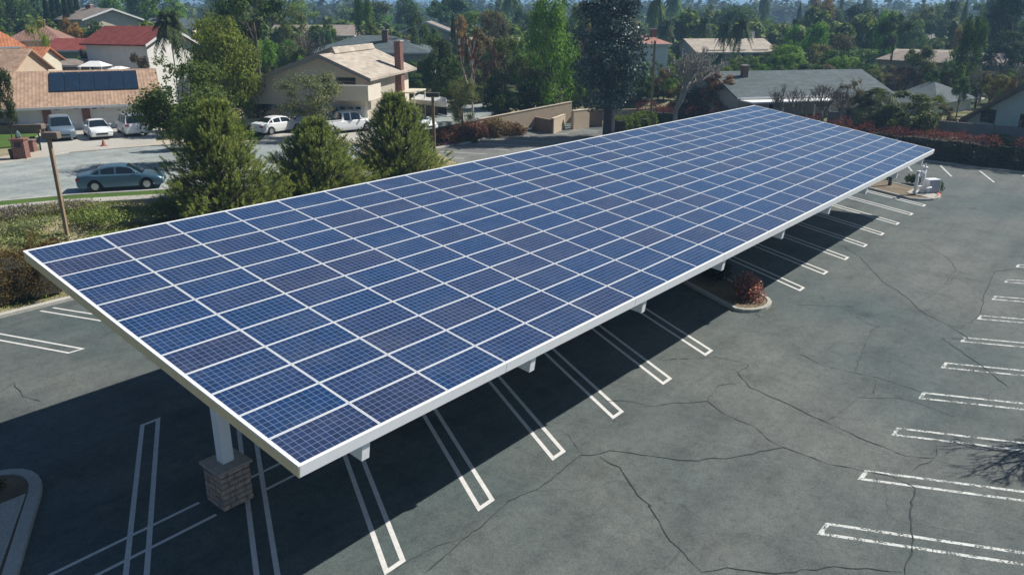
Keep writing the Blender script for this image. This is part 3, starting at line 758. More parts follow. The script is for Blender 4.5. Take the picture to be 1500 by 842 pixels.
def bush(name, label, cat, x, y, w, h, col, n=2600, size=.06, z=None, flower=None, group=None, mat=None):
    root = thing(name, label, cat, (x, y, hz(x, y) if z is None else z), random.uniform(0, 6), group); r = np.random.default_rng(int(abs(x * 13 + y * 7)) + 5)
    bl = [(r.uniform(-.3, .3) * w, r.uniform(-.3, .3) * w, h * r.uniform(.2, .55), w * r.uniform(.2, .34), w * r.uniform(.2, .34), h * r.uniform(.28, .45)) for _ in range(11)]
    P = blobs_points(bl, n, r, .35); ok = P[:, 2] > -.02; v, f = leafquads(P[ok], size, r, .6, nr=LASTN[ok]); o = ob('foliage', fast_mesh('foliage', v, f, mat or M_leaf), root); o.color = (*col, 1)
    if flower:
        Q = blobs_points(bl, n // 4, r, .12); Q = Q[Q[:, 2] > h * .3] + np.array([0, 0, .06]); v, f = leafquads(Q, size * .55, r, .8); o = ob('blossom', fast_mesh('blossom', v, f, M_leaf), root); o.color = (*flower, 1)
    tb = MB()
    for b in bl[:6]: tb.tube([(0, 0, -.05), (b[0] * .5, b[1] * .5, b[2] * .6), (b[0], b[1], b[2])], [.025, .018, .008], 4, cap=False)
    tb.build('stems', M_bark, root); return root

LIB = {}
def lib(kind):
    if kind in LIB: return LIB[kind]
    g_ = {
     'round1': lambda: broad_mesh(1, 6500, .017), 'round2': lambda: broad_mesh(2, 6500, .018, 26, .22), 'round3': lambda: broad_mesh(3, 5500, .019, 18, .3, gap=.15),
     'flat': lambda: broad_mesh(4, 5500, .018, 20, .45, 'flat'), 'tall1': lambda: broad_mesh(5, 8500, .014, 30, .10, 'tall', gap=.5), 'tall2': lambda: broad_mesh(6, 7500, .015, 24, .15, 'tall', gap=.25),
     'loose': lambda: broad_mesh(7, 4200, .014, 20, .3, gap=0.0, shell=.7), 'bushy': lambda: broad_mesh(8, 6500, .02, 24, .02, gap=.5),
     'magnolia': lambda: broad_mesh(9, 15000, .013, 46, .06, 'round', gap=.4, shell=.35),
     'bigloose': lambda: broad_mesh(10, 17000, .0115, 40, .12, 'round', gap=.12, shell=.6),
     'olive': lambda: broad_mesh(12, 13000, .0105, 30, .24, 'round', gap=.15, shell=.6),
     'conifer': lambda: conifer_mesh(20), 'conifer2': lambda: conifer_mesh(21, 7000, 30, .5, .1, .014, .6, .5), 'cypress': lambda: cypress_mesh(22),
     'pine': lambda: broad_mesh(23, 6500, .015, 20, .52, 'round', M_needle, .1, .6),
     'palm': lambda: palm_mesh(30, fl=.42), 'palmfull': lambda: palm_mesh(31, 44, .3, .62, tr=.05), 'fan': lambda: palm_mesh(32, 30, .78, .22, True), 'fanlow': lambda: palm_mesh(33, 36, .3, .6, True, .05),
    }[kind]
    LIB[kind] = g_(); return LIB[kind]
def tree(kind, px, a, ytop, wpx, col, label, group=None, name='tree', cat='tree', zb=None, lean=None, trunkmat=None):
    """px: column of the crown, a: forward distance, ytop: row of its top"""
    z_ = 2.0 if zb is None else zb
    ztop = zat(a, ytop); x, y = spot(px, a, (ztop * .65 + z_ * .35))
    z_ = hz(x, y) if zb is None else zb
    hgt = ztop - z_; w = wpx * a / 1218 * (1.0)
    root = thing(name, label, cat, (x, y, z_), (px * 1.7) % 6.28, group)
    tm, cm = lib(kind)
    for nm, me in (('trunk', tm), ('crown', cm)):
        o = ob(nm, me, root); o.scale = (w, w, hgt); o.color = (*col, 1)
        if nm == 'trunk': s_ = min(w, hgt * .55) ; o.scale = (w if kind not in ('palm', 'fan') else w, w, hgt)
    if lean: root.rotation_euler = (lean[0], lean[1], root.rotation_euler[2])
    return root

# colours (albedo)
DK = (.060, .105, .030); MD = (.105, .175, .038); OL = (.135, .165, .055); YG = (.24, .30, .05); BG = (.14, .25, .035); GB = (.18, .155, .075)
OR = (.32, .19, .045); TW = (.17, .14, .09); BL = (.065, .125, .070); RD = (.16, .065, .045); PU = (.09, .055, .065)

# ---- the young pines behind the canopy
def place_pine(seed, px, py, z, ytop, wpx, label):
    x, y = atg(px, py); zz = hz(x, y); a = (np.array([x, y]) - CAM[:2]) @ fwd_h; ht = zat(a, ytop) - zz
    root = thing('young_pine', label, 'pine tree', (x, y, zz), 0, 'young pines on the bank'); t_, c_ = young_pine(seed, ht, wpx * a / 1218)
    ob('trunk', t_, root); o = ob('crown', c_, root); o.color = (.21, .26, .085, 1)
place_pine(1, 330, 322, 1.0, 148, 196, 'largest bushy young pine beside the parked blue sedan')
place_pine(2, 468, 282, 1.0, 176, 158, 'middle bushy young pine in front of the white pickup truck')
place_pine(3, 582, 255, 1.0, 138, 142, 'bushy young pine next to the lamp post, in front of the beige house')
# ---- named trees (px, distance, top row, width px)
tree('bigloose', 268, 55, 74, 165, (.105, .15, .045), 'wide loose leafy tree between the white SUV and the young pines')
tree('magnolia', 322, 72, 2, 116, (.16, .20, .04), 'tall dense rounded tree rising behind the loose leafy tree')
tree('olive', 456, 68, 96, 118, (.17, .19, .115), 'grey green olive like tree in front of the beige house wall')
tree('pine', 372, 92, -28, 120, DK, 'tall pine with a bare leaning trunk left of the beige house', lean=(0, .0))
tree('palm', 250, 92, -6, 80, (.07, .10, .035), 'tall feathery palm in front of the white gabled house with red roof', cat='palm tree', name='palm_tree')
tree('palmfull', 174, 98, 50, 46, (.06, .09, .03), 'bushy palm beside the white tent roof', cat='palm tree', name='palm_tree')
tree('fanlow', 131, 106, 50, 34, (.05, .075, .03), 'small dark fan palm in front of the long low red roof', cat='palm tree', name='palm_tree')
tree('bushy', 125, 102, 66, 26, (.03, .02, .03), 'dark purple shrub in front of the long low red roof', cat='shrub', name='shrub')
tree('loose', 56, 100, 20, 48, YG, 'light green airy tree in front of the orange roofed house')
tree('round3', 106, 135, 26, 40, OR, 'orange brown tree beside the cypress row')
tree('round2', 142, 124, 25, 46, DK, 'dark rounded tree below the beige gabled house')
tree('round1', 5, 60, 92, 46, (.05, .07, .025), 'dark leafy tree at the left picture edge by the garage house')
for i, px in enumerate((70, 79, 88, 97, 106, 115)):
    tree('cypress', px, 150 + (i % 3) * 3, -14 - (i * 7) % 11, 13, (.022, .040, .026), 'dark narrow cypress in the row behind the red roofs', 'cypress row', 'cypress_tree', 'cypress')
for i, (px, a, yt, w, c, k) in enumerate(((12, 165, -20, 80, DK, 'round1'), (45, 175, -24, 70, BL, 'round2'), (-15, 150, -20, 70, DK, 'round3'))):
    tree(k, px, a, yt, w, c, ['broad dark tree in the top left corner', 'blue green tree next to the cypress row', 'dark tree cut off by the top left edge'][i])
tree('tall2', 165, 190, -20, 60, BG, 'bright green tree behind the beige gabled house')
tree('tall2', 205, 200, -25, 70, MD, 'tall mid green tree behind the roof of the beige gabled house')
tree('round2', 240, 185, -20, 90, BG, 'light green tree behind the palm crown')
tree('bushy', 206, 84, 70, 50, (.10, .075, .055), 'brownish bush in front of the white gable wall', cat='shrub', name='shrub')
tree('bushy', 282, 62, 120, 60, (.055, .08, .03), 'low leafy growth under the loose tree', cat='shrub', name='shrub')
tree('round1', 340, 120, 10, 60, DK, 'dark tree behind the dense rounded tree')
tree('loose', 430, 130, 5, 60, (.15, .17, .05), 'yellow green airy tree behind the tall pine')
tree('tall1', 532, 150, -22, 44, (.10, .17, .03), 'bright green upright tree behind the blue grey roof')
tree('round3', 545, 135, 32, 30, (.13, .15, .04), 'small rounded tree at the foot of the bright upright tree')
tree('palmfull', 400, 100, 50, 50, (.075, .10, .035), 'bushy palm behind the beige house roof', cat='palm tree', name='palm_tree')
tree('bushy', 440, 98, 62, 44, (.07, .10, .035), 'round green bush beside the bushy palm', cat='shrub', name='shrub')
tree('round2', 600, 190, -4, 60, BL, 'dark blue green tree behind the red chimney')
tree('conifer', 595, 200, -30, 70, (.03, .055, .045), 'large dark conifer behind the brown roofed house')
tree('loose', 612, 118, 8, 44, (.09, .12, .06), 'pale thin tree in front of the brown roofed house')
tree('cypress', 664, 140, 22, 12, (.03, .055, .025), 'small narrow cypress right of the brown roofed house', name='cypress_tree', cat='cypress')
tree('round3', 676, 150, 22, 40, OR, 'orange tinted tree behind the pruned tree')
tree('round2', 640, 96, 50, 62, (.06, .085, .03), 'dense green tree right of the red chimney')
tree('bushy', 660, 90, 78, 60, DK, 'dark leafy mass behind the carport boat')
tree('round1', 720, 130, 8, 56, (.14, .12, .07), 'tan twiggy tree behind the pruned tree')
tree('round3', 700, 108, 40, 60, (.15, .12, .055), 'yellowish brown tree above the tan wall')
tree('round1', 740, 100, 45, 56, (.11, .14, .035), 'yellow green tree left of the tall ivy green tree')
tree('loose', 722, 92, 62, 44, (.13, .085, .09), 'purplish blossoming tree over the tan wall')
tree('olive', 677, 78, 106, 62, (.15, .17, .075), 'small olive green tree with a thin trunk behind the red bushes')
tree('bushy', 735, 90, 100, 80, DK, 'dark shrubbery over the tan wall, next to the olive tree', cat='shrub', name='shrub')
tree('bushy', 790, 92, 95, 80, (.05, .07, .03), 'dark shrubbery over the tan wall, under the tall ivy green tree', cat='shrub', name='shrub')
tree('round3', 1345, 103, 66, 56, OL, 'olive tree in front of the tan house wing left of the arched entrance')
tree('loose', 1398, 100, 70, 46, MD, 'thin green tree in front of the arched entrance house roof')
tree('round1', 1235, 106, 78, 60, BG, 'bright green tree low behind the ridge of the long grey roof')
tree('bushy', 850, 99, 92, 60, MD, 'leafy bush mass behind the meter box wall pier', cat='shrub', name='shrub')
tree('bushy', 965, 101, 112, 66, DK, 'dark bush mass behind the bare grey tree, left side', cat='shrub', name='shrub')
tree('bushy', 700, 97, 98, 60, OL, 'olive bush mass under the purplish blossoming tree', cat='shrub', name='shrub')
tree('round1', 772, 100, 70, 60, MD, 'mid green tree left of the very tall leafy tree')
tree('bushy', 912, 99, 120, 60, OL, 'olive bush right of the glinting mast trunk', cat='shrub', name='shrub')
tree('tall1', 806, 92, -28, 104, (.13, .24, .035), 'very tall leafy green tree left of the glinting mast')
tree('round2', 838, 96, 52, 52, MD, 'green tree filling in beside the glinting mast')
tree('round1', 860, 140, -5, 70, OL, 'olive green tree behind the glinting mast')
tree('round2', 940, 98, 100, 50, DK, 'dark tree left of the bare grey tree')
tree('round3', 1055, 88, 104, 66, (.21, .11, .07), 'reddish brown leaved tree at the left end of the long grey roof')
tree('bushy', 1010, 92, 120, 70, (.035, .045, .02), 'dark undergrowth behind the bare grey tree', cat='shrub', name='shrub')
for i, (px, a, yt, w) in enumerate(((1085, 128, 12, 54), (1062, 136, 20, 44), (1168, 140, 16, 46), (1192, 146, 24, 46), (1030, 150, 14, 44), (975, 150, 18, 40), (995, 158, 22, 40))):
    tree('palm', px, a, yt, w, (.06, .095, .04), ['tall queen palm in front of the tan two storey house', 'queen palm left of the tallest queen palm', 'queen palm above the left bright bush', 'queen palm right of the white chimney', 'queen palm behind the bare grey tree', 'queen palm beside the small red roofed house', 'queen palm just right of the red roof chimney'][i], 'queen palms among the houses', 'palm_tree', 'palm tree')
tree('round2', 1150, 112, 62, 76, BG, 'bright green rounded tree behind the long grey roof, left of centre')
tree('round1', 1246, 112, 66, 100, (.075, .145, .03), 'wider bright green tree behind the long grey roof')
tree('round3', 1262, 170, 6, 72, (.025, .045, .03), 'dark broad pine crown standing above the bright green tree')
tree('loose', 1268, 150, 5, 30, (.09, .12, .09), 'pale thin tree in front of the dark broad crown')
tree('pine', 1310, 118, 18, 58, (.045, .075, .03), 'tall pine with a dark bare trunk right of the bright green tree')
tree('round2', 1340, 150, 25, 60, MD, 'mid green tree behind the arched house')
tree('round1', 1370, 160, 22, 60, (.04, .07, .035), 'dark green tree behind the arched house roof')
tree('conifer', 1396, 165, -26, 46, (.022, .045, .035), 'dark spired conifer against the sky')
tree('conifer', 1448, 175, -24, 40, (.025, .045, .035), 'second dark spired conifer near the right edge')
tree('round1', 1486, 125, -30, 80, (.020, .042, .022), 'big dark tree at the top right corner')
tree('round2', 1475, 110, 40, 80, (.028, .055, .025), 'dark leafy tree below the big corner tree')
tree('tall2', 1425, 92, 16, 60, (.065, .115, .035), 'light green upright tree in front of the arched house')
tree('palmfull', 1284, 80, 88, 84, (.10, .13, .07), 'pale bushy palm in front of the long grey roof', cat='palm tree', name='palm_tree')
tree('fanlow', 1366, 78, 124, 56, (.10, .13, .035), 'low yellow green palm left of the blue green house', cat='palm tree', name='palm_tree')
tree('bushy', 1332, 74, 128, 100, (.085, .11, .03), 'olive green shrub mass behind the red hedge', cat='shrub', name='shrub', zb=1)
tree('bushy', 1290, 76, 150, 80, (.06, .075, .035), 'dark green shrub below the pale palm', cat='shrub', name='shrub', zb=1)
tree('bushy', 1384, 76, 150, 46, (.12, .10, .05), 'brownish shrub against the blue green house wall', cat='shrub', name='shrub', zb=1)
tree('bushy', 1470, 66, 194, 50, (.075, .14, .03), 'bright rounded bush in front of the blue green house', cat='shrub', name='shrub', zb=1.2)
tree('loose', 1245, 80, 112, 60, (.11, .085, .055), 'brown twiggy tree in front of the white patio cover', zb=1)

# glinting tall tree with a straight dark trunk
def glint_mast():
    a = 80; x, y = at(891, 201, 0); a = (np.array([x, y]) - CAM[:2]) @ fwd_h; ht = zat(a, -45)
    root = thing('cell_mast', 'very tall tree with glinting blue green leaves on a straight dark trunk', 'tree', (x, y, 0), 0)
    tb = MB(); tb.tube([(0, 0, -.1), (0, 0, 3), (.05, 0, ht * .6), (0, 0, ht * .98)], [.62, .56, .42, .12], 12)
    r = np.random.default_rng(4); PP = []; w = 3.9
    for i in range(95):
        t = r.uniform(0, 1); z = 2.9 + (ht - 3.2) * t; th = r.uniform(0, 6.28); l = w * r.uniform(.55, 1) * (1 - .45 * max(0, t - .55) / .45) * (.6 + 2.2 * t if t < .18 else 1)
        d = np.array([math.cos(th), math.sin(th), r.uniform(-.15, .25)]); e = np.array([0, 0, z]) + d * l
        tb.tube([(0, 0, z), tuple(e)], [.09, .03], 4, cap=False); m = 300; u = r.uniform(.2, 1.05, m) ** .7
        PP.append(np.array([0, 0, z]) + d * (l * u)[:, None] + r.normal(size=(m, 3)) * .34)
    tb.build('trunk', plain('dark_mast_trunk', (.035, .035, .042), .8, var=.2), root); P = np.concatenate(PP)
    v, f = leafquads(P, .14, r, .6); o = ob('crown', fast_mesh('crown', v, f, M_shiny), root); o.color = (.060, .095, .105, 1)
glint_mast()
def bare(px, a, ytop, wpx, mat, label, seed, zb=None, leaf=None, **kw):
    ztop = zat(a, ytop); x, y = spot(px, a, ztop * .6); z_ = hz(x, y) if zb is None else zb; me = bare_mesh(seed, mat, **kw)
    co = np.array([v.co[:] for v in me.vertices]); wid = np.percentile(np.abs(co[:, :2]), 98) * 2
    root = thing('bare_tree', label, 'tree', (x, y, z_), (px * 2.3) % 6.28); o = ob('branches', me, root); s_ = wpx * a / 1218 / wid; o.scale = (s_, s_, ztop - z_)
    if leaf:
        r = np.random.default_rng(seed); P = co[r.choice(len(co), leaf[0])] + r.normal(size=(leaf[0], 3)) * .015; P = P[P[:, 2] > .4]
        v, f = leafquads(P, leaf[1], r); q = ob('crown', fast_mesh('crown', v, f, M_leaf), root); q.scale = o.scale; q.color = (*leaf[2], 1)
    return root
bare(992, 84, 66, 118, M_barkgrey2, 'leafless pale grey tree at the back corner of the car park', 3, zb=.3, depth=7, ang=.6, r0=.017, first=.13)
bare(692, 84, 44, 44, M_barkpale, 'heavily pruned tree with thick pale limbs above the tan wall', 5, depth=3, ang=.35, r0=.035, first=.4, leaf=(500, .02, (.14, .05, .04)))
bare(470, 105, 40, 90, M_barkgrey, 'leafless grey tree behind the beige house roof', 8, depth=6, ang=.4)
for i, (px, w) in enumerate(((1140, 44), (1172, 40), (1206, 44), (1232, 36))):
    bare(px, 76, 122 + i % 2 * 6, w, M_barkgrey, ['leftmost leafless shrub before the white patio cover', 'second leafless shrub before the white patio cover', 'third leafless shrub before the white patio cover', 'rightmost leafless shrub before the white patio cover'][i], 20 + i, zb=1, depth=6, ang=.45, first=.12, r0=.014, leaf=(500, .012, (.12, .08, .05)))
for i, px in enumerate((1440, 1462, 1490)):
    bare(px, 88, 78 + i * 5, 44, M_barkgrey, ['left leafless pale tree above the blue green house', 'middle leafless pale tree above the blue green house', 'right leafless pale tree above the blue green house'][i], 30 + i, depth=6, ang=.4, r0=.012, first=.3)
# bare street tree just outside the right edge, its shadow reaches the stalls
sx_, sy_ = 20.6, -12.6
rt = thing('bare_tree', 'leafless tree right of the frame casting a branching shadow on the stalls', 'tree', (sx_, sy_, 0), 1.0)
o = ob('branches', bare_mesh(41, M_barkgrey, depth=7, ang=.5, r0=.022, first=.25), rt); o.scale = (5.2, 5.2, 6.0)

# ------------------------------------------------------------------ planting near the lot
bush('shrub', 'pink and red leaved shrub at the sunlit tip of the island', 'shrub', 24.35, 1.6, 1.4, 1.3, (.30, .13, .14), 1500, .075, .1, (.70, .36, .38))
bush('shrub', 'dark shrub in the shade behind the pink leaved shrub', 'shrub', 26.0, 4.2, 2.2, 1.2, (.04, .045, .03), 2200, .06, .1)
x, y = at(1300, 262, .1); bush('shrub', 'small dark shrub at the canopy side of the far island', 'shrub', x, y, 1.1, .9, (.05, .08, .03), 900, .06, .1)
x, y = at(1336, 268, .1); bush('shrub', 'small dark shrub beside the thin post on the far island', 'shrub', x, y, 1.3, .8, (.045, .07, .03), 900, .06, .1)
x, y = at(1374, 279, .1); bush('shrub', 'small green shrub right of the white utility box', 'shrub', x, y, .8, .8, (.07, .11, .03), 700, .06, .1)
bush('shrub', 'low dark shrub on the island at the lower left corner', 'shrub', -2.55, 10.75, 1.25, .45, (.07, .09, .03), 1100, .05, .1)
hedge_obj('hedge', 'clipped brown green hedge on the bank behind the left stalls', 'hedge', [(-14, 27.3), (-4, 27.4), (2, 27.3), (5.6, 27.0)], 3.6, 1.6, (.10, .07, .03), .05, 300, topcol=(.15, .11, .04))
r = np.random.default_rng(31); t_ = r.uniform(.2, 10.6, 900); P = np.stack([24.0 + (t_ - 1.5) * DIRX + r.uniform(-1.0, 1.0, 900), t_, np.full(900, .118)], 1)
v, f = leafquads(P, .035, r, .6, up=np.array([0, 0, 0])); o = tag(ob('leaf_litter', fast_mesh('leaf_litter', v, f, M_leaf)), 'dry fallen leaves on the soil of the middle island', 'leaf litter', None, 'stuff'); o.color = (.28, .18, .09, 1)
hedge_obj('hedge', 'low reddish hedge edging on top of the brown green hedge', 'hedge', [(-14, 29.8), (2, 29.7), (7, 29.2)], 1.2, .5, (.12, .05, .03), .045, 260)
rhp = [(69.0, -24), (68.8, -12), (68.9, 0), (70.2, 8), (71.5, 18), (73, 30), (73.4, 36)]
hedge_obj('hedge', 'long dark hedge with red new growth along the right end of the car park', 'hedge', rhp, 3.2, 1.95, (.028, .030, .018), .08, 95, topcol=(.19, .05, .07))
hedge_obj('hedge', 'bright green clipped hedge behind the trunk of the glinting tree', 'hedge', [at(905, 190, .3), at(950, 186, .3)], 2.6, 1.6, (.14, .20, .035), .08, 160)
# grey low fence over the right hedge
def slab_wall(name, label, cat, p, q, h, th, mat, capmat=None, z=None, posts=0, h2=None):
    h2 = h if h2 is None else h2
    L = math.dist(p, q); an = math.atan2(q[1] - p[1], q[0] - p[0]); zz = min(hz(*p), hz(*q)) if z is None else z
    root = thing(name, label, cat, (p[0], p[1], zz), an); mb = MB(); mb.xz([(0, -.5), (L, -.5), (L, h2), (0, h)], -th / 2, th / 2); mb.build('wall_body', mat, root)
    if capmat: mb = MB(); mb.xz([(-.03, h + .001), (L + .03, h2 + .001), (L + .03, h2 + .07), (-.03, h + .07)], -th / 2 - .04, th / 2 + .04); mb.build('coping', capmat, root)
    if posts:
        for i in range(posts + 1):
            mb = MB(); x = L * i / posts; mb.box(x - .06, x + .06, -th / 2 - .05, th / 2 + .05, -.5, h + .1); mb.build('post', mat, root)
    return root
slab_wall('garden_wall', 'low grey wall above the red topped hedge', 'wall', (72.6, -14), (76, 16), 1.1, .15, wallmat('fence_grey', (.22, .21, .20)), None, 1.6, 10)
# red brown bushes on the bank
for i, (px, py, w, h) in enumerate(((652, 196, 3.0, 1.6), (672, 193, 3.2, 2.1), (693, 190, 3.4, 2.4), (712, 187, 3.0, 2.1), (732, 186, 3.4, 2.3), (752, 184, 2.6, 1.6))):
    x, y = at(px, py + 4, .7)
    bush('shrub', ['lowest red brown bush at the left end of the bank row', 'second red brown bush of the bank row', 'tallest red brown bush in the middle of the bank row', 'fourth red brown bush of the bank row', 'tan red bush near the right end of the bank row', 'small bush at the right end of the bank row'][i], 'shrub', x, y, w, h, ((.19, .085, .06), (.16, .075, .06), (.17, .07, .06), (.20, .11, .06), (.20, .14, .08), (.18, .10, .06))[i], 2600, .10, None, None, 'red brown bushes on the bank')
x, y = at(655, 206, .4); bush('flower_patch', 'low patch of purple flowers beside the lamp post', 'flowers', x, y, 2.6, .4, (.12, .07, .11), 1400, .06, None, (.35, .15, .42))
x, y = at(690, 203, .4); bush('shrub', 'tiny green shrub between the kerb and the red brown bushes', 'shrub', x, y, 1.6, .7, (.07, .09, .03), 900, .06)
# bank planting at left
for i, (px, py, w, h, c, fl) in enumerate(((128, 322, 4.2, 1.2, (.10, .13, .045), None), (95, 308, 3.4, .9, (.12, .12, .08), (.30, .22, .38)), (185, 318, 4.4, .7, (.12, .145, .05), None), (232, 312, 3.0, .6, (.11, .12, .05), None),
        (10, 318, 3.6, .8, (.10, .10, .08), (.32, .22, .42)), (40, 330, 3.4, .5, (.11, .13, .07), None), (150, 345, 3.4, .5, (.12, .15, .05), None), (195, 335, 2.2, .4, (.09, .10, .05), None), (240, 330, 2.0, .4, (.07, .07, .04), None), (20, 350, 2.6, .4, (.14, .16, .08), None), (60, 350, 2.4, .35, (.15, .16, .10), None))):
    x, y = atg(px, py); h *= .75
    c = tuple(v * 1.9 for v in c)
    bush('shrub', ['rounded green shrub right of the tall wooden pole', 'lavender coloured shrub behind the wooden pole', 'broad low green shrub in front of the sidewalk below the sedan', 'low green shrub left of the largest young pine', 'purple flowering shrub at the left edge', 'grey green low shrub left of the wooden pole', 'spreading green plant behind the canopy edge', 'small weedy plant left of the largest young pine', 'dark weed clump by the largest young pine', 'pale weed clump at the far left of the bank', 'pale weed clump left of the pole foot'][i], 'shrub', x, y, w, h, c, 3000 if h > .6 else 1500, .055, None, fl)
# weeds: uncountable ground cover on the bank
r = np.random.default_rng(77); n = 80000
gx = r.uniform(-14, 36, n); gy = r.uniform(25.2, 33.8, n); P = np.stack([gx, gy, H(gx, gy) + r.uniform(0, .2, n)], 1); P = P[(lump(P * np.array([1, 1, 0]), 4, .5) + r.normal(size=n) * .3) > -.3]
v, f = leafquads(P, .055, r, .35, up=np.array([0, 0, 1.4])); o = tag(ob('weeds', fast_mesh('weeds', v, f, M_leaf)), 'pale green weeds and dry grass on the bank below the sidewalk', 'weeds', None, 'stuff'); o.color = (.26, .30, .11, 1)
gx = r.uniform(-14, 14, 26000); gy = r.uniform(26.5, 33.5, 26000); P = np.stack([gx, gy, H(gx, gy) + .02], 1); P = P[lump(P * np.array([1, 1, 0]), 9, .7) > .1]
v, f = leafquads(P, .05, r, .8, up=np.array([0, 0, 0])); o = tag(ob('gravel', fast_mesh('gravel', v, f, plain('pale_stone', (.60, .58, .50), .9, var=.25))), 'scattered pale stones on the bank left of the pole', 'gravel', None, 'stuff')

# ------------------------------------------------------------------ street and far side
ZS = 1.95
near = [at(px, py, 2) for px, py in ((-160, 306), (-60, 301), (0, 297), (100, 288), (240, 280), (330, 268), (420, 258), (520, 246))]
farl = [at(px, py, 2) for px, py in ((530, 214), (460, 211), (390, 210), (300, 211), (220, 214), (100, 224), (0, 240), (-60, 246), (-160, 256))]
sheet('street', near + farl, ZS + .03, M_street, .25)
def offset_line(pts, d):
    out = []
    for i, p in enumerate(pts):
        a = pts[max(i - 1, 0)]; b = pts[min(i + 1, len(pts) - 1)]; dx, dy = b[0] - a[0], b[1] - a[1]; l = math.hypot(dx, dy)
        out.append((p[0] + dy / l * d, p[1] - dx / l * d))
    return out
kerb('kerb', near, .2, .15, M_kerb, ZS + .03)
g1 = offset_line(near, .15); g2 = offset_line(near, 1.3); g3 = offset_line(near, 2.45)
sheet('verge', g1 + g2[::-1], ZS + .14, M_grass, .3)
sheet('sidewalk', offset_line(near, 1.32) + g3[::-1], ZS + .16, M_conc, .3)
kerb('kerb', farl[::-1], .2, .1, M_kerb, ZS + .03)
ap = offset_line(farl, .12)[::-1]; ap2 = offset_line(farl, 3.0)[::-1]
ap = offset_line(farl, .12); ap2 = offset_line(farl, 2.7)
sheet('sidewalk', ap + ap2[::-1], ZS + .10, M_apron, .3)
# driveway of the garage house
sheet('driveway', [at(62, 228, 2), at(225, 211, 2), at(240, 184, 2), at(56, 186, 2)], ZS + .11, M_conc, .3)
sheet('lawn', [at(-60, 222, 2), at(40, 214, 2), at(60, 190, 2), at(-60, 194, 2)], ZS + .115, M_grass, .3)
sheet('driveway', [at(382, 210, 2), at(560, 206, 2), at(600, 178, 2), at(400, 178, 2)], ZS + .12, M_conc, .3)
sheet('lawn', [at(352, 206, 2), at(382, 207, 2), at(400, 176, 2), at(345, 178, 2)], ZS + .125, M_grass, .3)
sheet('driveway', [at(622, 185, 2), at(700, 172, 2), at(760, 150, 2), at(640, 152, 2)], ZS + .05, M_street, .3)
sheet('lawn', [at(80, 93, 2), at(130, 92, 2), at(132, 86, 2), at(84, 87, 2)], ZS + .06, M_grass, .2)
sheet('driveway', [at(1385, 146, 2), at(1440, 146, 2), at(1450, 136, 2), at(1390, 136, 2)], ZS + .06, M_conc, .2)
sheet('street', [at(330, 66, 2), at(480, 60, 2), at(480, 56, 2), at(330, 60, 2)], ZS + .08, M_street, .2)

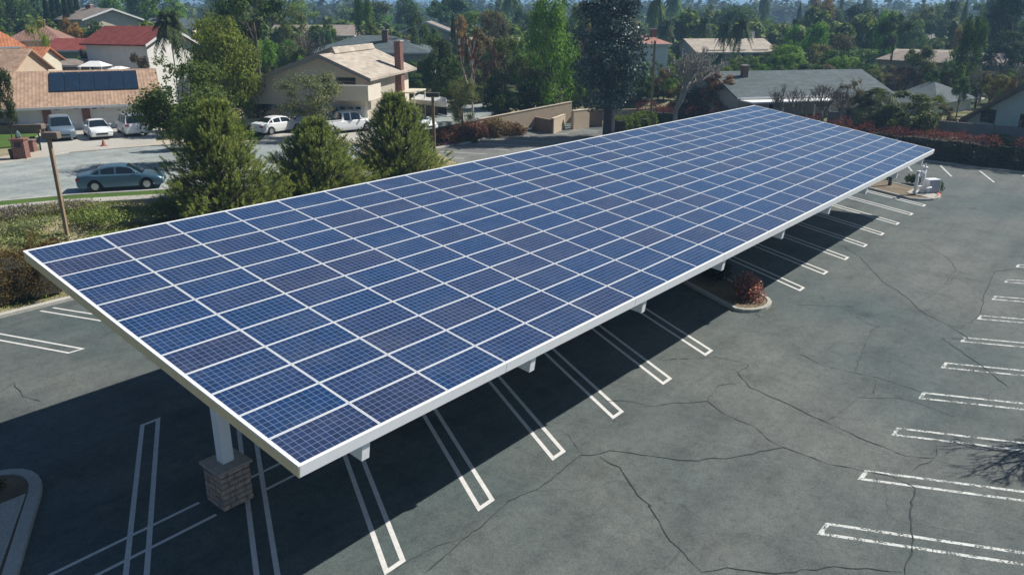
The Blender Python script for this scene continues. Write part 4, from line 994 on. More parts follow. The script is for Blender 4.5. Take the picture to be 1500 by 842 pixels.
# ------------------------------------------------------------------ houses
HREG = []
def house(label, L, Rr, D, yeave, yridge, roof='side', rm=M_tile_tan, wm=W_white, oh=.6, zb=2.0, wins=(), doors=(), chim=None, cat='house', name='house', trim=M_trim, ridge_t=.5, chimmat=None, garage=(), rightwins=()):
    """front wall runs L->R (px, distance); depth D away from the camera; yeave/yridge are photo rows"""
    p = np.array(spot(L[0], L[1], zb)); q = np.array(spot(Rr[0], Rr[1], zb)); W = float(np.linalg.norm(q - p)); an = math.atan2(*(q - p)[::-1])
    he = zat(L[1], yeave) - zb
    am = (L[1] + Rr[1]) / 2 + (D * .5 if roof != 'gable' else 0)
    hr = zat(am, yridge) - zb; hr = max(hr, he + .5)
    HREG.append((min(L[0], Rr[0]) - 4, max(L[0], Rr[0]) + 4, min(L[1], Rr[1]), D, yeave))
    root = thing(name, label, cat, (p[0], p[1], zb), an)
    mb = MB()
    if roof == 'gable':
        r_ = ridge_t * W; mb.xz([(0, -.3), (W, -.3), (W, he), (r_, hr), (0, he)], 0, D); wo = mb.build('wall', wm, root)
        for (xa_, za_, xb_, zb_) in ((r_, hr, -oh, he - oh * (hr - he) / r_), (r_, hr, W + oh, he - oh * (hr - he) / (W - r_))):
            pass
        t = .16; sl = (hr - he) / r_; sr = (hr - he) / (W - r_); rb = MB()
        rb.xz([(-oh, he - oh * sl), (r_, hr), (W + oh, he - oh * sr), (W + oh, he - oh * sr + t), (r_, hr + t * 1.1), (-oh, he - oh * sl + t)], -oh, D + oh * .6); 
        # roof runs along y, tiles follow x: rotate texture through its own mesh frame
        ro_ = rb.build('roof', TILE_Y.get(rm.name, rm), root)
        fb = MB(); fb.xz([(-oh - .03, he - oh * sl - .08), (r_, hr - .10), (W + oh + .03, he - oh * sr - .08), (W + oh + .03, he - oh * sr + t + .03), (r_, hr + t * 1.1 + .04), (-oh - .03, he - oh * sl + t + .03)], -oh - .06, -oh - .003); fb.build('bargeboard', trim, root)
    else:
        mb.box(0, W, 0, D, -.3, he); wo = mb.build('wall', wm, root)
        t = .14; s_ = (hr - he) / (D / 2); rb = MB()
        if roof == 'side':
            rb.yz([(-oh, he - oh * s_), (D / 2, hr), (D + oh, he - oh * s_), (D + oh, he - oh * s_ + t), (D / 2, hr + t * 1.1), (-oh, he - oh * s_ + t)], -oh * .7, W + oh * .7)
            gb = MB(); gb.yz([(.02, he - .02), (D - .02, he - .02), (D / 2, hr - .02)], .02, .2); gb.yz([(.02, he - .02), (D - .02, he - .02), (D / 2, hr - .02)], W - .2, W - .02); gb.build('gable_end', wm, root)
        else:
            ins = min(D / 2, W * .45); z0 = he - .05
            rb.add([(-oh, -oh, z0), (W + oh, -oh, z0), (W + oh, D + oh, z0), (-oh, D + oh, z0), (-oh, -oh, z0 + t), (W + oh, -oh, z0 + t), (W + oh, D + oh, z0 + t), (-oh, D + oh, z0 + t), (ins, D / 2, hr), (W - ins, D / 2, hr)],
                   [(3, 2, 1, 0), (0, 1, 5, 4), (1, 2, 6, 5), (2, 3, 7, 6), (3, 0, 4, 7), (4, 5, 9, 8), (5, 6, 9), (6, 7, 8, 9), (7, 4, 8)])
        ro_ = rb.build('roof', rm, root)
        fb = MB(); zf = he - oh * s_ if roof == 'side' else he - .05
        fb.box(-oh * .7, W + oh * .7, -oh - .05, -oh - .003, zf - .06, zf + .15); fb.build('gutter', trim, root)
    def opening(u0, u1, z0, z1, kind, y=0, onright=False):
        x0, x1 = u0 * W, u1 * W; fr = MB(); c = .08
        M_ = None
        if onright: x0, x1 = u0 * D, u1 * D; M_ = Matrix.Translation((W, 0, 0)) @ Matrix.Rotation(math.pi / 2, 4, 'Z')
        y_ = 0
        for b in ((x0 - c, x1 + c, -.06, -.003, z0 - c, z0), (x0 - c, x1 + c, -.06, -.003, z1, z1 + c), (x0 - c, x0, -.06, -.003, z0, z1), (x1, x1 + c, -.06, -.003, z0, z1)): fr.box(*b, M=M_)
        if kind == 'window' and x1 - x0 > 1: fr.box((x0 + x1) / 2 - .03, (x0 + x1) / 2 + .03, -.05, -.02, z0, z1, M=M_)
        fo = fr.build({'window': 'window', 'door': 'door', 'garage': 'garage_door'}[kind], trim, root)
        pn = MB()
        if kind == 'garage':
            n = 4
            for i in range(n):
                za = z0 + (z1 - z0) * i / n; zb_ = z0 + (z1 - z0) * (i + 1) / n; pn.box(x0, x1, -.03, -.004, za + .012, zb_ - .012)
            pn.build('door_leaf', plain('garage_door_white', (.66, .66, .63), .6, var=.04), fo)
            k = max(3, int((x1 - x0) / .62)); ar = MB(); cx = (x0 + x1) / 2
            for i in range(k):
                xa_ = x0 + (x1 - x0) * (i + .22) / k; xb_ = x0 + (x1 - x0) * (i + .78) / k; zc = z1 - .36 + .14 * (1 - ((xa_ + xb_) / 2 - cx) ** 2 / ((x1 - x0) / 2) ** 2); ar.box(xa_, xb_, -.04, -.031, zc, zc + .15)
            ar.build('door_glass', M_glass, fo)
        else:
            pn.box(x0, x1, -.025, -.004, z0, z1, M=M_); pn.build('pane' if kind == 'window' else 'door_leaf', M_glass if kind == 'window' else plain('dark_door', (.06, .04, .03), .6), fo)
    for w_ in wins: opening(*w_, 'window')
    for w_ in doors: opening(*w_, 'door')
    for w_ in garage: opening(*w_, 'garage')
    for w_ in rightwins: opening(*w_, 'window', onright=True)
    if chim:
        u, vv_, hh, cw = chim; cb_ = MB(); cb_.box(u * W - cw / 2, u * W + cw / 2, vv_ * D - cw / 2, vv_ * D + cw / 2, he * .5, hr + hh); co_ = cb_.build('chimney', chimmat or M_brick, root)
        ct = MB(); ct.box(u * W - cw / 2 - .08, u * W + cw / 2 + .08, vv_ * D - cw / 2 - .08, vv_ * D + cw / 2 + .08, hr + hh + .002, hr + hh + .12); ct.build('chimney_cap', M_conc, co_)
    return root, W, he, hr

# garage house with the collectors
GH, W, he, hr = house('tan tiled garage house with blue black collectors on its roof, behind the parked cars', (22, 70.5), (232, 75.5), 9.2, 153, 105, 'side', M_tile_tan, W_white, .9,
    garage=((.275, .465, .02, 2.15), (.535, .93, .02, 2.15)))
for u0, u1 in ((.205, .262), (.472, .528)):
    bc = MB(); bc.box(u0 * W, u1 * W, -.20, -.003, -.2, he - .05); bc.build('brick_pilaster', M_brick, GH)

sl = math.atan2(hr - he, 9.2 / 2)
co = MB(); 
for i in range(6): co.box(.27 * W + i * .105 * W + .015, .27 * W + (i + 1) * .105 * W - .015, 1.5, 4.75, .20, .27)
o = co.build('solar_collector', M_thermal, GH); o.matrix_local = Matrix.Translation((0, 0, he - .02)) @ Matrix.Rotation(sl, 4, 'X')
# left of it: two storey block with tan roof and small orange roof
house('two storey house block with ribbed tan roof at the left edge', (-40, 78), (34, 78), 6, 103, 74, 'side', M_tile_tan, W_tan, .6)
house('small house wing with bright orange tiled roof and cream walls', (37, 86), (69, 86), 4.5, 89, 71, 'side', M_tile_orange, W_cream, .5, wins=((.25, .45, .8, 2.2), (.62, .86, .5, 2.2)))
house('house with large orange tiled roof in the upper left', (-50, 108), (44, 112), 12, 71, 36, 'hip', M_tile_orange, W_tan, .6, wins=((.62, .72, 2.6, 3.6),), doors=((.76, .84, 1.9, 3.6),))
house('house with brown tiled hip roof behind the light green tree', (28, 122), (97, 124), 10, 60, 35, 'hip', M_tile_brown, W_beige, .6, chim=(.6, .4, .5, .7))
house('long low house with a dull red roof in the middle left', (78, 110), (166, 110), 7, 73, 58, 'side', M_tile_red, wallmat('green_grey', (.33, .35, .29)), .6, wins=((.05, .2, .7, 2.2), (.25, .45, .4, 2.2), (.6, .75, .6, 2.2)))
GQ, W, he, hr = house('white gabled house with a red tiled roof left of the dense rounded tree', (227, 93), (291, 99), 10, 64, 41, 'gable', M_tile_red, W_white, .6, wins=((.3, .4, .9, 2.1),))
house('beige gabled two storey house with a brown roof under the tall trees', (138, 145), (213, 152), 12, 28, 14, 'gable', M_tile_dull, W_cream, .8, wins=((.18, .3, 5.2, 6.4), (.1, .5, .8, 2.4), (.6, .9, .8, 2.4)), zb=1.9)
house('brown roofed wing of pale walls left of the beige gable', (122, 152), (140, 152), 9, 25, 13, 'side', M_tile_dull, W_cream, .6, chim=(.75, .3, .6, .9), zb=1.9)
house('low house with blue grey roof behind the feathery palm', (228, 150), (290, 152), 9, 42, 28, 'side', M_tile_grey, W_cream, .6, chim=(.2, .4, .6, .8))
house('low fence like garden room with a pale door below the long red roof', (86, 94), (126, 94), 3, 96, 92, 'side', M_tile_dull, wallmat('brown_grey', (.26, .23, .19)), .3, doors=(), wins=((.38, .68, .3, 1.6),), cat='shed', name='shed')
house('blue grey roofed house behind the beige house', (455, 112), (628, 112), 12, 78, 52, 'hip', M_tile_grey, W_grey, .6, chim=(.62, .3, .7, .8))
house('long pale house behind the yellow green airy tree', (400, 158), (520, 158), 10, 52, 38, 'side', M_tile_dull, W_beige, .6, wins=((.2, .3, .8, 2), (.5, .6, .8, 2)))
house('brown roofed house between the conifer and the small cypress', (592, 150), (660, 150), 12, 47, 33, 'gable', M_tile_dull, W_grey, .6, ridge_t=.5)
house('flat tan roofed house behind the purple tree', (690, 130), (760, 130), 9, 62, 56, 'side', M_tile_beige, W_beige, .5)
house('small house with a bright red hip roof and white walls beside the glinting mast', (915, 126), (976, 128), 9, 66, 47, 'hip', M_tile_pink, W_white, .5, chim=(.8, .3, .4, .8))
house('tan roofed two storey house behind the queen palms', (1020, 138), (1132, 140), 12, 76, 58, 'side', M_tile_beige, W_grey, .8, wins=((.1, .35, 3.0, 4.4), (.45, .6, 3.0, 4.4), (.7, .9, 3.0, 4.4)), chim=(.9, .6, 1.2, .9), chimmat=W_white)
GD, W, he, hr = house('long low house with a blue grey shingle roof behind the canopy end', (1078, 84), (1300, 88), 12, 142, 105, 'side', M_tile_grey, W_grey, .5, zb=1.8, chim=(.165, .38, .75, .62), wins=((.2, .28, .8, 2), (.5, .6, .8, 2)))
pcv = MB(); pcv.box(.0, W * .63, -3.0, -.6, he - .42, he - .28); pcv.build('patio_cover', M_trim, GD)
for u in (.02, .2, .4, .61): 
    pp = MB(); pp.box(u * W - .06, u * W + .06, -2.9, -2.78, 0, he - .42); pp.build('patio_post', M_trim, GD)
house('grey roofed gable wing at the right end of the long blue grey roof', (1296, 88), (1366, 84), 9, 147, 118, 'hip', M_tile_grey, wallmat('mint', (.45, .50, .45)), .5, zb=1.8)
GF, W, he, hr = house('house with an arched entrance and brown roof among the right hand trees', (1372, 112), (1432, 116), 10, 92, 80, 'gable', M_tile_dull, W_tan, .6)
ab = MB(); n = 12; cxx, rz_ = .42 * W, 1.35; pts = [(cxx - rz_, 0)] + [(cxx - rz_ * math.cos(math.pi * i / n), 2.4 + rz_ * math.sin(math.pi * i / n)) for i in range(n + 1)] + [(cxx + rz_, 0)]
ab.xz(pts, -.03, -.004); ab.build('arched_doorway', plain('painted_doorway_shade', (.03, .028, .025), .9), GF)  # flat plate, the shade of the entrance recess is put into its near-black colour
house('tan tiled house wing left of the arched entrance', (1300, 122), (1376, 118), 9, 88, 74, 'side', M_tile_beige, W_tan, .6, wins=((.1, .2, .8, 2), (.4, .55, .8, 2)))
house('pale grey house with blue panels behind the right hand trees', (1440, 118), (1540, 118), 10, 96, 80, 'side', M_tile_dull, W_grey, .6)
GE, W, he, hr = house('blue green house with a low gable at the right edge behind the hedge', (1414, 76), (1640, 60), 7, 176, 112, 'gable', M_tile_dull, W_teal, .7, zb=1.3, wins=((.10, .20, 1.3, 2.4), (.38, .45, 1.3, 2.4)), trim=plain('brown_fascia', (.13, .10, .08), .7))

# beige two storey house
zb = 2.0
p = np.array(spot(359, 75.0, zb)); q = np.array(spot(540, 73.2, zb)); W = float(np.linalg.norm(q - p)); an = math.atan2(*(q - p)[::-1])
BH = thing('house', 'large beige two storey house with a long sloping roof and red chimney', 'house', (p[0], p[1], zb), an)
ax_ = .68 * W; ha = zat(72, 84) - zb; hl = zat(72, 134) - zb + .1; hrr = zat(74, 111) - zb; D = 14
mb = MB(); mb.xz([(0, -.3), (W, -.3), (W, hrr), (ax_, ha), (0, hl)], 0, D); mb.build('wall', W_beige, BH)
t = .2; oh = .8; sl = (ha - hl) / ax_; sr = (ha - hrr) / (W - ax_)
mb = MB(); mb.xz([(-oh, hl - oh * sl), (ax_, ha), (W + oh, hrr - oh * sr), (W + oh, hrr - oh * sr + t), (ax_, ha + t), (-oh, hl - oh * sl + t)], -1.0, D + .7); mb.build('roof', TILE_Y[M_tile_beige.name], BH)
mb = MB(); mb.xz([(-oh, hl - oh * sl - .12), (ax_, ha - .14), (W + oh, hrr - oh * sr - .12), (W + oh, hrr - oh * sr + t + .02), (ax_, ha + t + .02), (-oh, hl - oh * sl + t + .02)], -1.06, -1.003); mb.build('bargeboard', plain('grey_bargeboard', (.24, .22, .19), .7), BH)
mb = MB(); mb.xz([(-oh + .6, hl - oh * sl + t + .45), (ax_ + .1, ha + t + .5), (ax_ + .35, ha + t - .05), (ax_, ha + .05), (-oh + .6, hl - oh * sl + .1)], 2.2, D); mb.build('upper_roof', TILE_Y[M_tile_beige.name], BH)
mb = MB(); mb.xz([(-oh + .5, hl - oh * sl + t + .30), (ax_ + .1, ha + t + .35), (ax_ + .1, ha + t + .55), (-oh + .5, hl - oh * sl + t + .50)], 2.12, 2.197); mb.build('upper_bargeboard', plain('grey_bargeboard', (.24, .22, .19), .7), BH)
mb = MB(); mb.box(W + .003, W + .62, 9.2, 10.3, -.2, ha + 1.0); ch = mb.build('chimney', M_brick, BH); mb = MB(); mb.box(W - .07, W + .7, 9.1, 10.4, ha + 1.003, ha + 1.13); mb.build('chimney_cap', M_conc, ch)
for i in range(22):
    pass
mb = MB()
for i in range(26): mb.box(W + .003, W + .03, .3 + i * .33, .36 + i * .33, .1, hrr - .1)
mb.build('siding_batten', M_panelwall, BH)
bz0, bz1 = zat(70, 150) - zb, zat(70, 128) - zb
mb = MB(); mb.box(.70 * W, W + .9, -2.2, -2.06, bz0, bz1); mb.box(W + .76, W + .9, -2.06, 1.5, bz0, bz1); mb.box(.70 * W, .70 * W + .14, -2.06, -.01, bz0, bz1); mb.box(.70 * W + .14, W + .76, -2.06, -.01, bz0, bz0 + .15); mb.build('balcony', W_beige, BH)
mb = MB(); mb.box(.70 * W - .05, W + .95, -2.25, -2.0, bz1 + .002, bz1 + .07); mb.build('balcony_rail_cap', M_trim, BH)
mb = MB(); mb.box(.77 * W, .92 * W, -.06, -.004, bz1 - .6, bz1 + .55); mb.build('balcony_door', M_glass, BH)
mb = MB(); mb.box(.03 * W, .30 * W, -.06, -.004, .8, 2.1); mb.build('window', M_glass, BH)
mb = MB(); mb.box(.52 * W, .98 * W, -.05, -.004, .02, 2.15); gd = mb.build('garage_door', plain('pale_blue_grey_door', (.42, .46, .48), .6, var=.05), BH)
mb = MB()
for i in range(7): mb.box(.54 * W + i * .062 * W, .54 * W + i * .062 * W + .45, -.065, -.052, 1.75, 2.0)
mb.build('door_glass', M_glass, gd)
mb = MB(); mb.box(W + .62, W + 2.3, 8.0, 12.5, 2.5, 2.62); mb.build('carport_roof', W_cream, BH)
for (xx, yy) in ((W + 2.2, 8.1), (W + 2.2, 12.3)):
    mb = MB(); mb.box(xx - .06, xx + .06, yy - .06, yy + .06, -.1, 2.5); mb.build('carport_post', W_beige, BH)

# tan retaining walls behind the lot
pA, pB = at(628, 190, 1.2), at(836, 176, .7)
pm = tuple((np.array(pA) * .48 + np.array(pB) * .52))
slab_wall('retaining_wall', 'long tan stucco wall above the red brown bushes', 'wall', pA, pB, .35, .3, W_tan, wallmat('tan_cap', (.52, .44, .34)), .9, 0, 1.8)
q1, q2 = at(809, 196, 0), at(826, 189, 0)
slab_wall('low_wall', 'short free standing tan wall in front of the long tan wall', 'wall', q1, q2, 1.55, .3, W_tan, wallmat('tan_cap', (.52, .44, .34)), 0)
slab_wall('low_wall', 'brown return wall left of the short tan wall', 'wall', q1, (q1[0] + 1.2, q1[1] + 3.6), 1.45, .3, wallmat('brown', (.22, .15, .11)), None, 0)
slab_wall('gate_wall', 'tan wall pier with a white meter box right of the long wall', 'wall', at(838, 190, 0), at(861, 187, 0), 2.0, .4, W_tan, wallmat('tan_cap', (.52, .44, .34)), 0)
slab_wall('gate_wall', 'brown timber enclosure wall left of the glinting mast trunk', 'wall', at(862, 186, 0), at(882, 186, 0), 1.9, .2, wallmat('brown', (.22, .15, .11)), None, 0)
slab_wall('low_wall', 'low tan wall behind the bright green hedge', 'wall', at(895, 183, 0), at(960, 180, 0), 1.7, .25, W_tan, None, 0)
x, y = at(851, 184, 0); mt = thing('meter_box', 'white electric meter box on the tan wall pier', 'meter box', (x - .55, y - .35, .0), -YAW * 0 + R(-38))
mb = MB(); mb.box(-.45, .45, -.18, .18, 1.0, 1.9); bevel(mb.build('cabinet', M_trim, mt), .03); mb = MB(); mb.tube([(0, 0, 0), (0, 0, 1)], .06, 8); mb.build('conduit', M_trim, mt)
x, y = at(822, 172, .5); lp = thing('leaning_pole', 'thin wooden pole leaning over the tan wall', 'pole', (x, y, .4)); mb = MB(); tp = np.array(at(838, 172, .5)) - np.array((x, y)); mb.tube([(0, 0, 0), (float(tp[0]) * .8, float(tp[1]) * .8, 4.6)], [.10, .07], 8); mb.build('shaft', M_wood, lp)
# garden fence boards near the garage house
f1, f2 = at(-40, 199, 2), at(60, 196, 2)
slab_wall('low_fence', 'low brown timber fence on brick footing left of the driveway', 'fence', f1, f2, .75, .2, M_woodfence, M_brick, 2.0)
slab_wall('garden_wall', 'pale garden wall behind the beige house roof', 'wall', spot(330, 100, 2), spot(405, 104, 2), 1.7, .2, W_beige, None, 2)
slab_wall('garden_wall', 'beige garden wall right of the tan house in the top left', 'wall', spot(60, 100, 2), spot(100, 98, 2), 1.8, .2, W_cream, None, 2)

# brick mailbox
x, y = at(33, 232, 2.05); mbx = thing('brick_mailbox', 'tall red brick mailbox pillar with a dark lamp on top at the street corner', 'mailbox', (x, y, ZS + .1), R(-40))
mb = MB(); mb.box(-.42, .42, -.42, .42, 0, 1.35); mb.build('pillar', M_brick, mbx); mb = MB(); mb.box(-.5, .5, -.5, .5, 1.352, 1.45); mb.build('cap', M_brick, mbx)
mb = MB(); mb.box(-.2, .2, -.45, -.423, .85, 1.2); mb.build('mailbox_door', M_dark, mbx)
mb = MB(); mb.tube([(0, 0, 1.45), (0, 0, 1.6), (0, 0, 1.85), (0, 0, 2.0)], [.18, .20, .15, .03], 6); mb.build('lamp', plain('verdigris', (.10, .16, .15), .5), mbx)
x, y = at(46, 222, 2.05); b2 = thing('brick_planter', 'short red brick planter block right of the mailbox pillar', 'planter', (x, y, ZS + .1), R(-40)); mb = MB(); mb.box(-.32, .32, -.32, .32, 0, .8); mb.build('block', M_brick, b2); mb = MB(); mb.box(-.38, .38, -.38, .38, .802, .9); mb.build('cap', M_brick, b2)
x, y = at(20, 232, 2.05); b3 = thing('rubbish_bin', 'dark rubbish bin left of the mailbox pillar', 'bin', (x, y, ZS + .1), R(-40)); mb = MB(); mb.tube([(0, 0, 0), (0, 0, .62)], [.2, .26], 10); mb.build('tub', M_dark, b3); mb = MB(); mb.tube([(0, 0, .622), (0, 0, .68)], [.28, .24], 10); mb.build('lid', M_dark, b3)
x, y = at(152, 213, 2.1); b4 = thing('traffic_cone', 'small orange red cone on the driveway apron in front of the white sedan', 'cone', (x, y, ZS + .12)); mb = MB(); mb.tube([(0, 0, .03), (0, 0, .55)], [.16, .03], 10); mb.build('cone_body', plain('orange_plastic', (.36, .12, .08), .5), b4); mb = MB(); mb.box(-.22, .22, -.22, .22, 0, .03); mb.build('base', plain('orange_plastic', (.36, .12, .08), .5), b4)
# white tents
for (px, py, a, w, lb) in ((150, 97, 90, 2.7, 'white pitched tent roof beside the bushy palm'), (184, 101, 86, 1.3, 'small white tent roof right of the bushy palm')):
    x, y = spot(px, a, 2); tn = thing('tent', lb, 'tent', (x, y, 2), -YAW); mb = MB(); h0 = zat(a, py) - 2; h1 = h0 + w * .2; mb.add([(-w / 2, -1.3, h0), (w / 2, -1.3, h0), (w / 2, 1.3, h0), (-w / 2, 1.3, h0), (-w * .2, 0, h1), (w * .2, 0, h1)], [(0, 1, 5, 4), (1, 2, 5), (2, 3, 4, 5), (3, 0, 4), (3, 2, 1, 0)]); mb.build('canvas', M_trim, tn)
    for sx in (-1, 1):
        for sy in (-1, 1): mb = MB(); mb.tube([(sx * (w / 2 - .1), sy * 1.2, -.1), (sx * (w / 2 - .1), sy * 1.2, h0)], .04, 5); mb.build('leg', M_trim, tn)

# ------------------------------------------------------------------ lamp poles
def lamp_pole(label, px, py, z, ytop, r_, head, arm=0, group='car park lamp posts'):
    x, y = atg(px, py); zz = max(hz(x, y), 0); a = (np.array([x, y]) - CAM[:2]) @ fwd_h; h = zat(a, ytop) - zz
    root = thing('lamp_post', label, 'lamp post', (x, y, zz), -YAW, group)
    mb = MB(); mb.box(-r_, r_, -r_, r_, -.3, h, M=None); bevel(mb.build('shaft', M_wood, root), .02)
    if head:
        hw = head; mb = MB()
        mb.box(-hw * .5, hw * .5, -hw * .30, hw * .30, h + .002, h + hw * .30); bevel(mb.build('lamp_head', plain('bronze_metal', (.075, .06, .048), .5), root), .03)
        mb = MB(); mb.box(-hw * .4, hw * .4, -hw * .22, hw * .22, h - .03, h - .001); mb.build('lens', M_trim, root)
    return root
lp1 = lamp_pole('tall tan lamp post with a boxy head at the left, behind the canopy corner', 100, 352, 1.1, 204, .08, 0)
h1 = zat(float((np.array(atg(100, 352)) - CAM[:2]) @ fwd_h), 204) - lp1.location.z
brz = plain('bronze_metal', (.075, .06, .048), .5)
for (x0, x1, z0, z1, nm) in ((-.24, .52, .02, .34, 'lamp_head'), (-.52, -.14, .48, .72, 'upper_lamp_head')):
    mb = MB(); mb.box(x0, x1, -.2, .2, h1 + z0, h1 + z1); bevel(mb.build(nm, plain('tan_bronze', (.20, .15, .11), .5), lp1), .03)
mb = MB(); mb.box(-.2, -.13, -.05, .05, h1 + .36, h1 + .47); mb.build('bracket', brz, lp1)
lamp_pole('tan lamp post with a dark boxy head beside the third young pine', 637, 243, .3, 142, .10, .95)
lamp_pole('thin tan lamp post left of the leafless pale tree', 952, 192, 0, 60, .11, 0)
lamp_pole('short second post close beside the thin tan lamp post', 957, 192, 0, 172, .09, 0)
lamp_pole('thin lamp post between the houses left of the dense tree', 565, 92, 2, 40, .05, .5)

# pipework on the far island
x, y = at(1347, 288, .1)
bf = thing('backflow_preventer', 'white backflow pipework standing on the far island', 'pipework', (52.2, 1.35, .16), R(-38)); wp = plain('white_pipe_paint', (.74, .75, .76), .45, var=.05)
def pipe(pts, r_, nm): m_ = MB(); m_.tube(pts, r_, 10); m_.build(nm, wp, bf, True)
pipe([(-.42, 0, 0), (-.42, 0, 1.55)], .11, 'riser'); pipe([(.30, .25, 0), (.30, .25, 1.75)], .11, 'riser')
pipe([(-.42, 0, 1.35), (-.05, .12, 1.42), (.30, .25, 1.45)], .085, 'cross_pipe'); pipe([(-.42, 0, .55), (-.05, .1, .5), (.30, .25, .55)], .07, 'cross_pipe')
for (a_, b_, c_) in ((-.42, 0, 1.55), (.30, .25, 1.75), (-.05, .12, 1.5), (-.42, 0, .1), (.30, .25, .1)): pipe([(a_, b_, c_), (a_, b_, c_ + .08)], .17, 'flange')
pipe([(-.05, .12, 1.5), (-.05, .12, 1.95)], .035, 'valve_stem'); pipe([(-.2, .12, 1.93), (.1, .12, 1.93)], .03, 'valve_wheel'); pipe([(.30, .25, 1.8), (.30, .25, 2.05)], .04, 'valve_stem')
pipe([(.05, -.35, .45), (.75, -.1, .45)], .05, 'test_pipe')
ub = thing('utility_cabinet', 'grey utility box with white edges beside the pipework', 'cabinet', (53.35, .95, .16), R(-38))
mb = MB(); mb.box(-.42, .42, -.3, .3, 0, .86); mb.build('cabinet_body', plain('cabinet_grey', (.36, .40, .42), .5), ub)
mb = MB()
for b in ((-.46, .46, -.33, .33, .862, .93), (.423, .48, -.33, .33, 0, .86), (-.48, -.423, -.33, .33, 0, .86)): mb.box(*b)
mb.build('edge_frame', wp, ub)
tp_ = thing('thin_post', 'thin dark post standing in the far island beside the canopy end', 'post', (54.3, 3.9, .1)); mb = MB(); mb.tube([(0, 0, 0), (0, 0, 3.4)], [.13, .10], 8); mb.build('shaft', plain('dark_steel', (.05, .06, .06), .6), tp_)

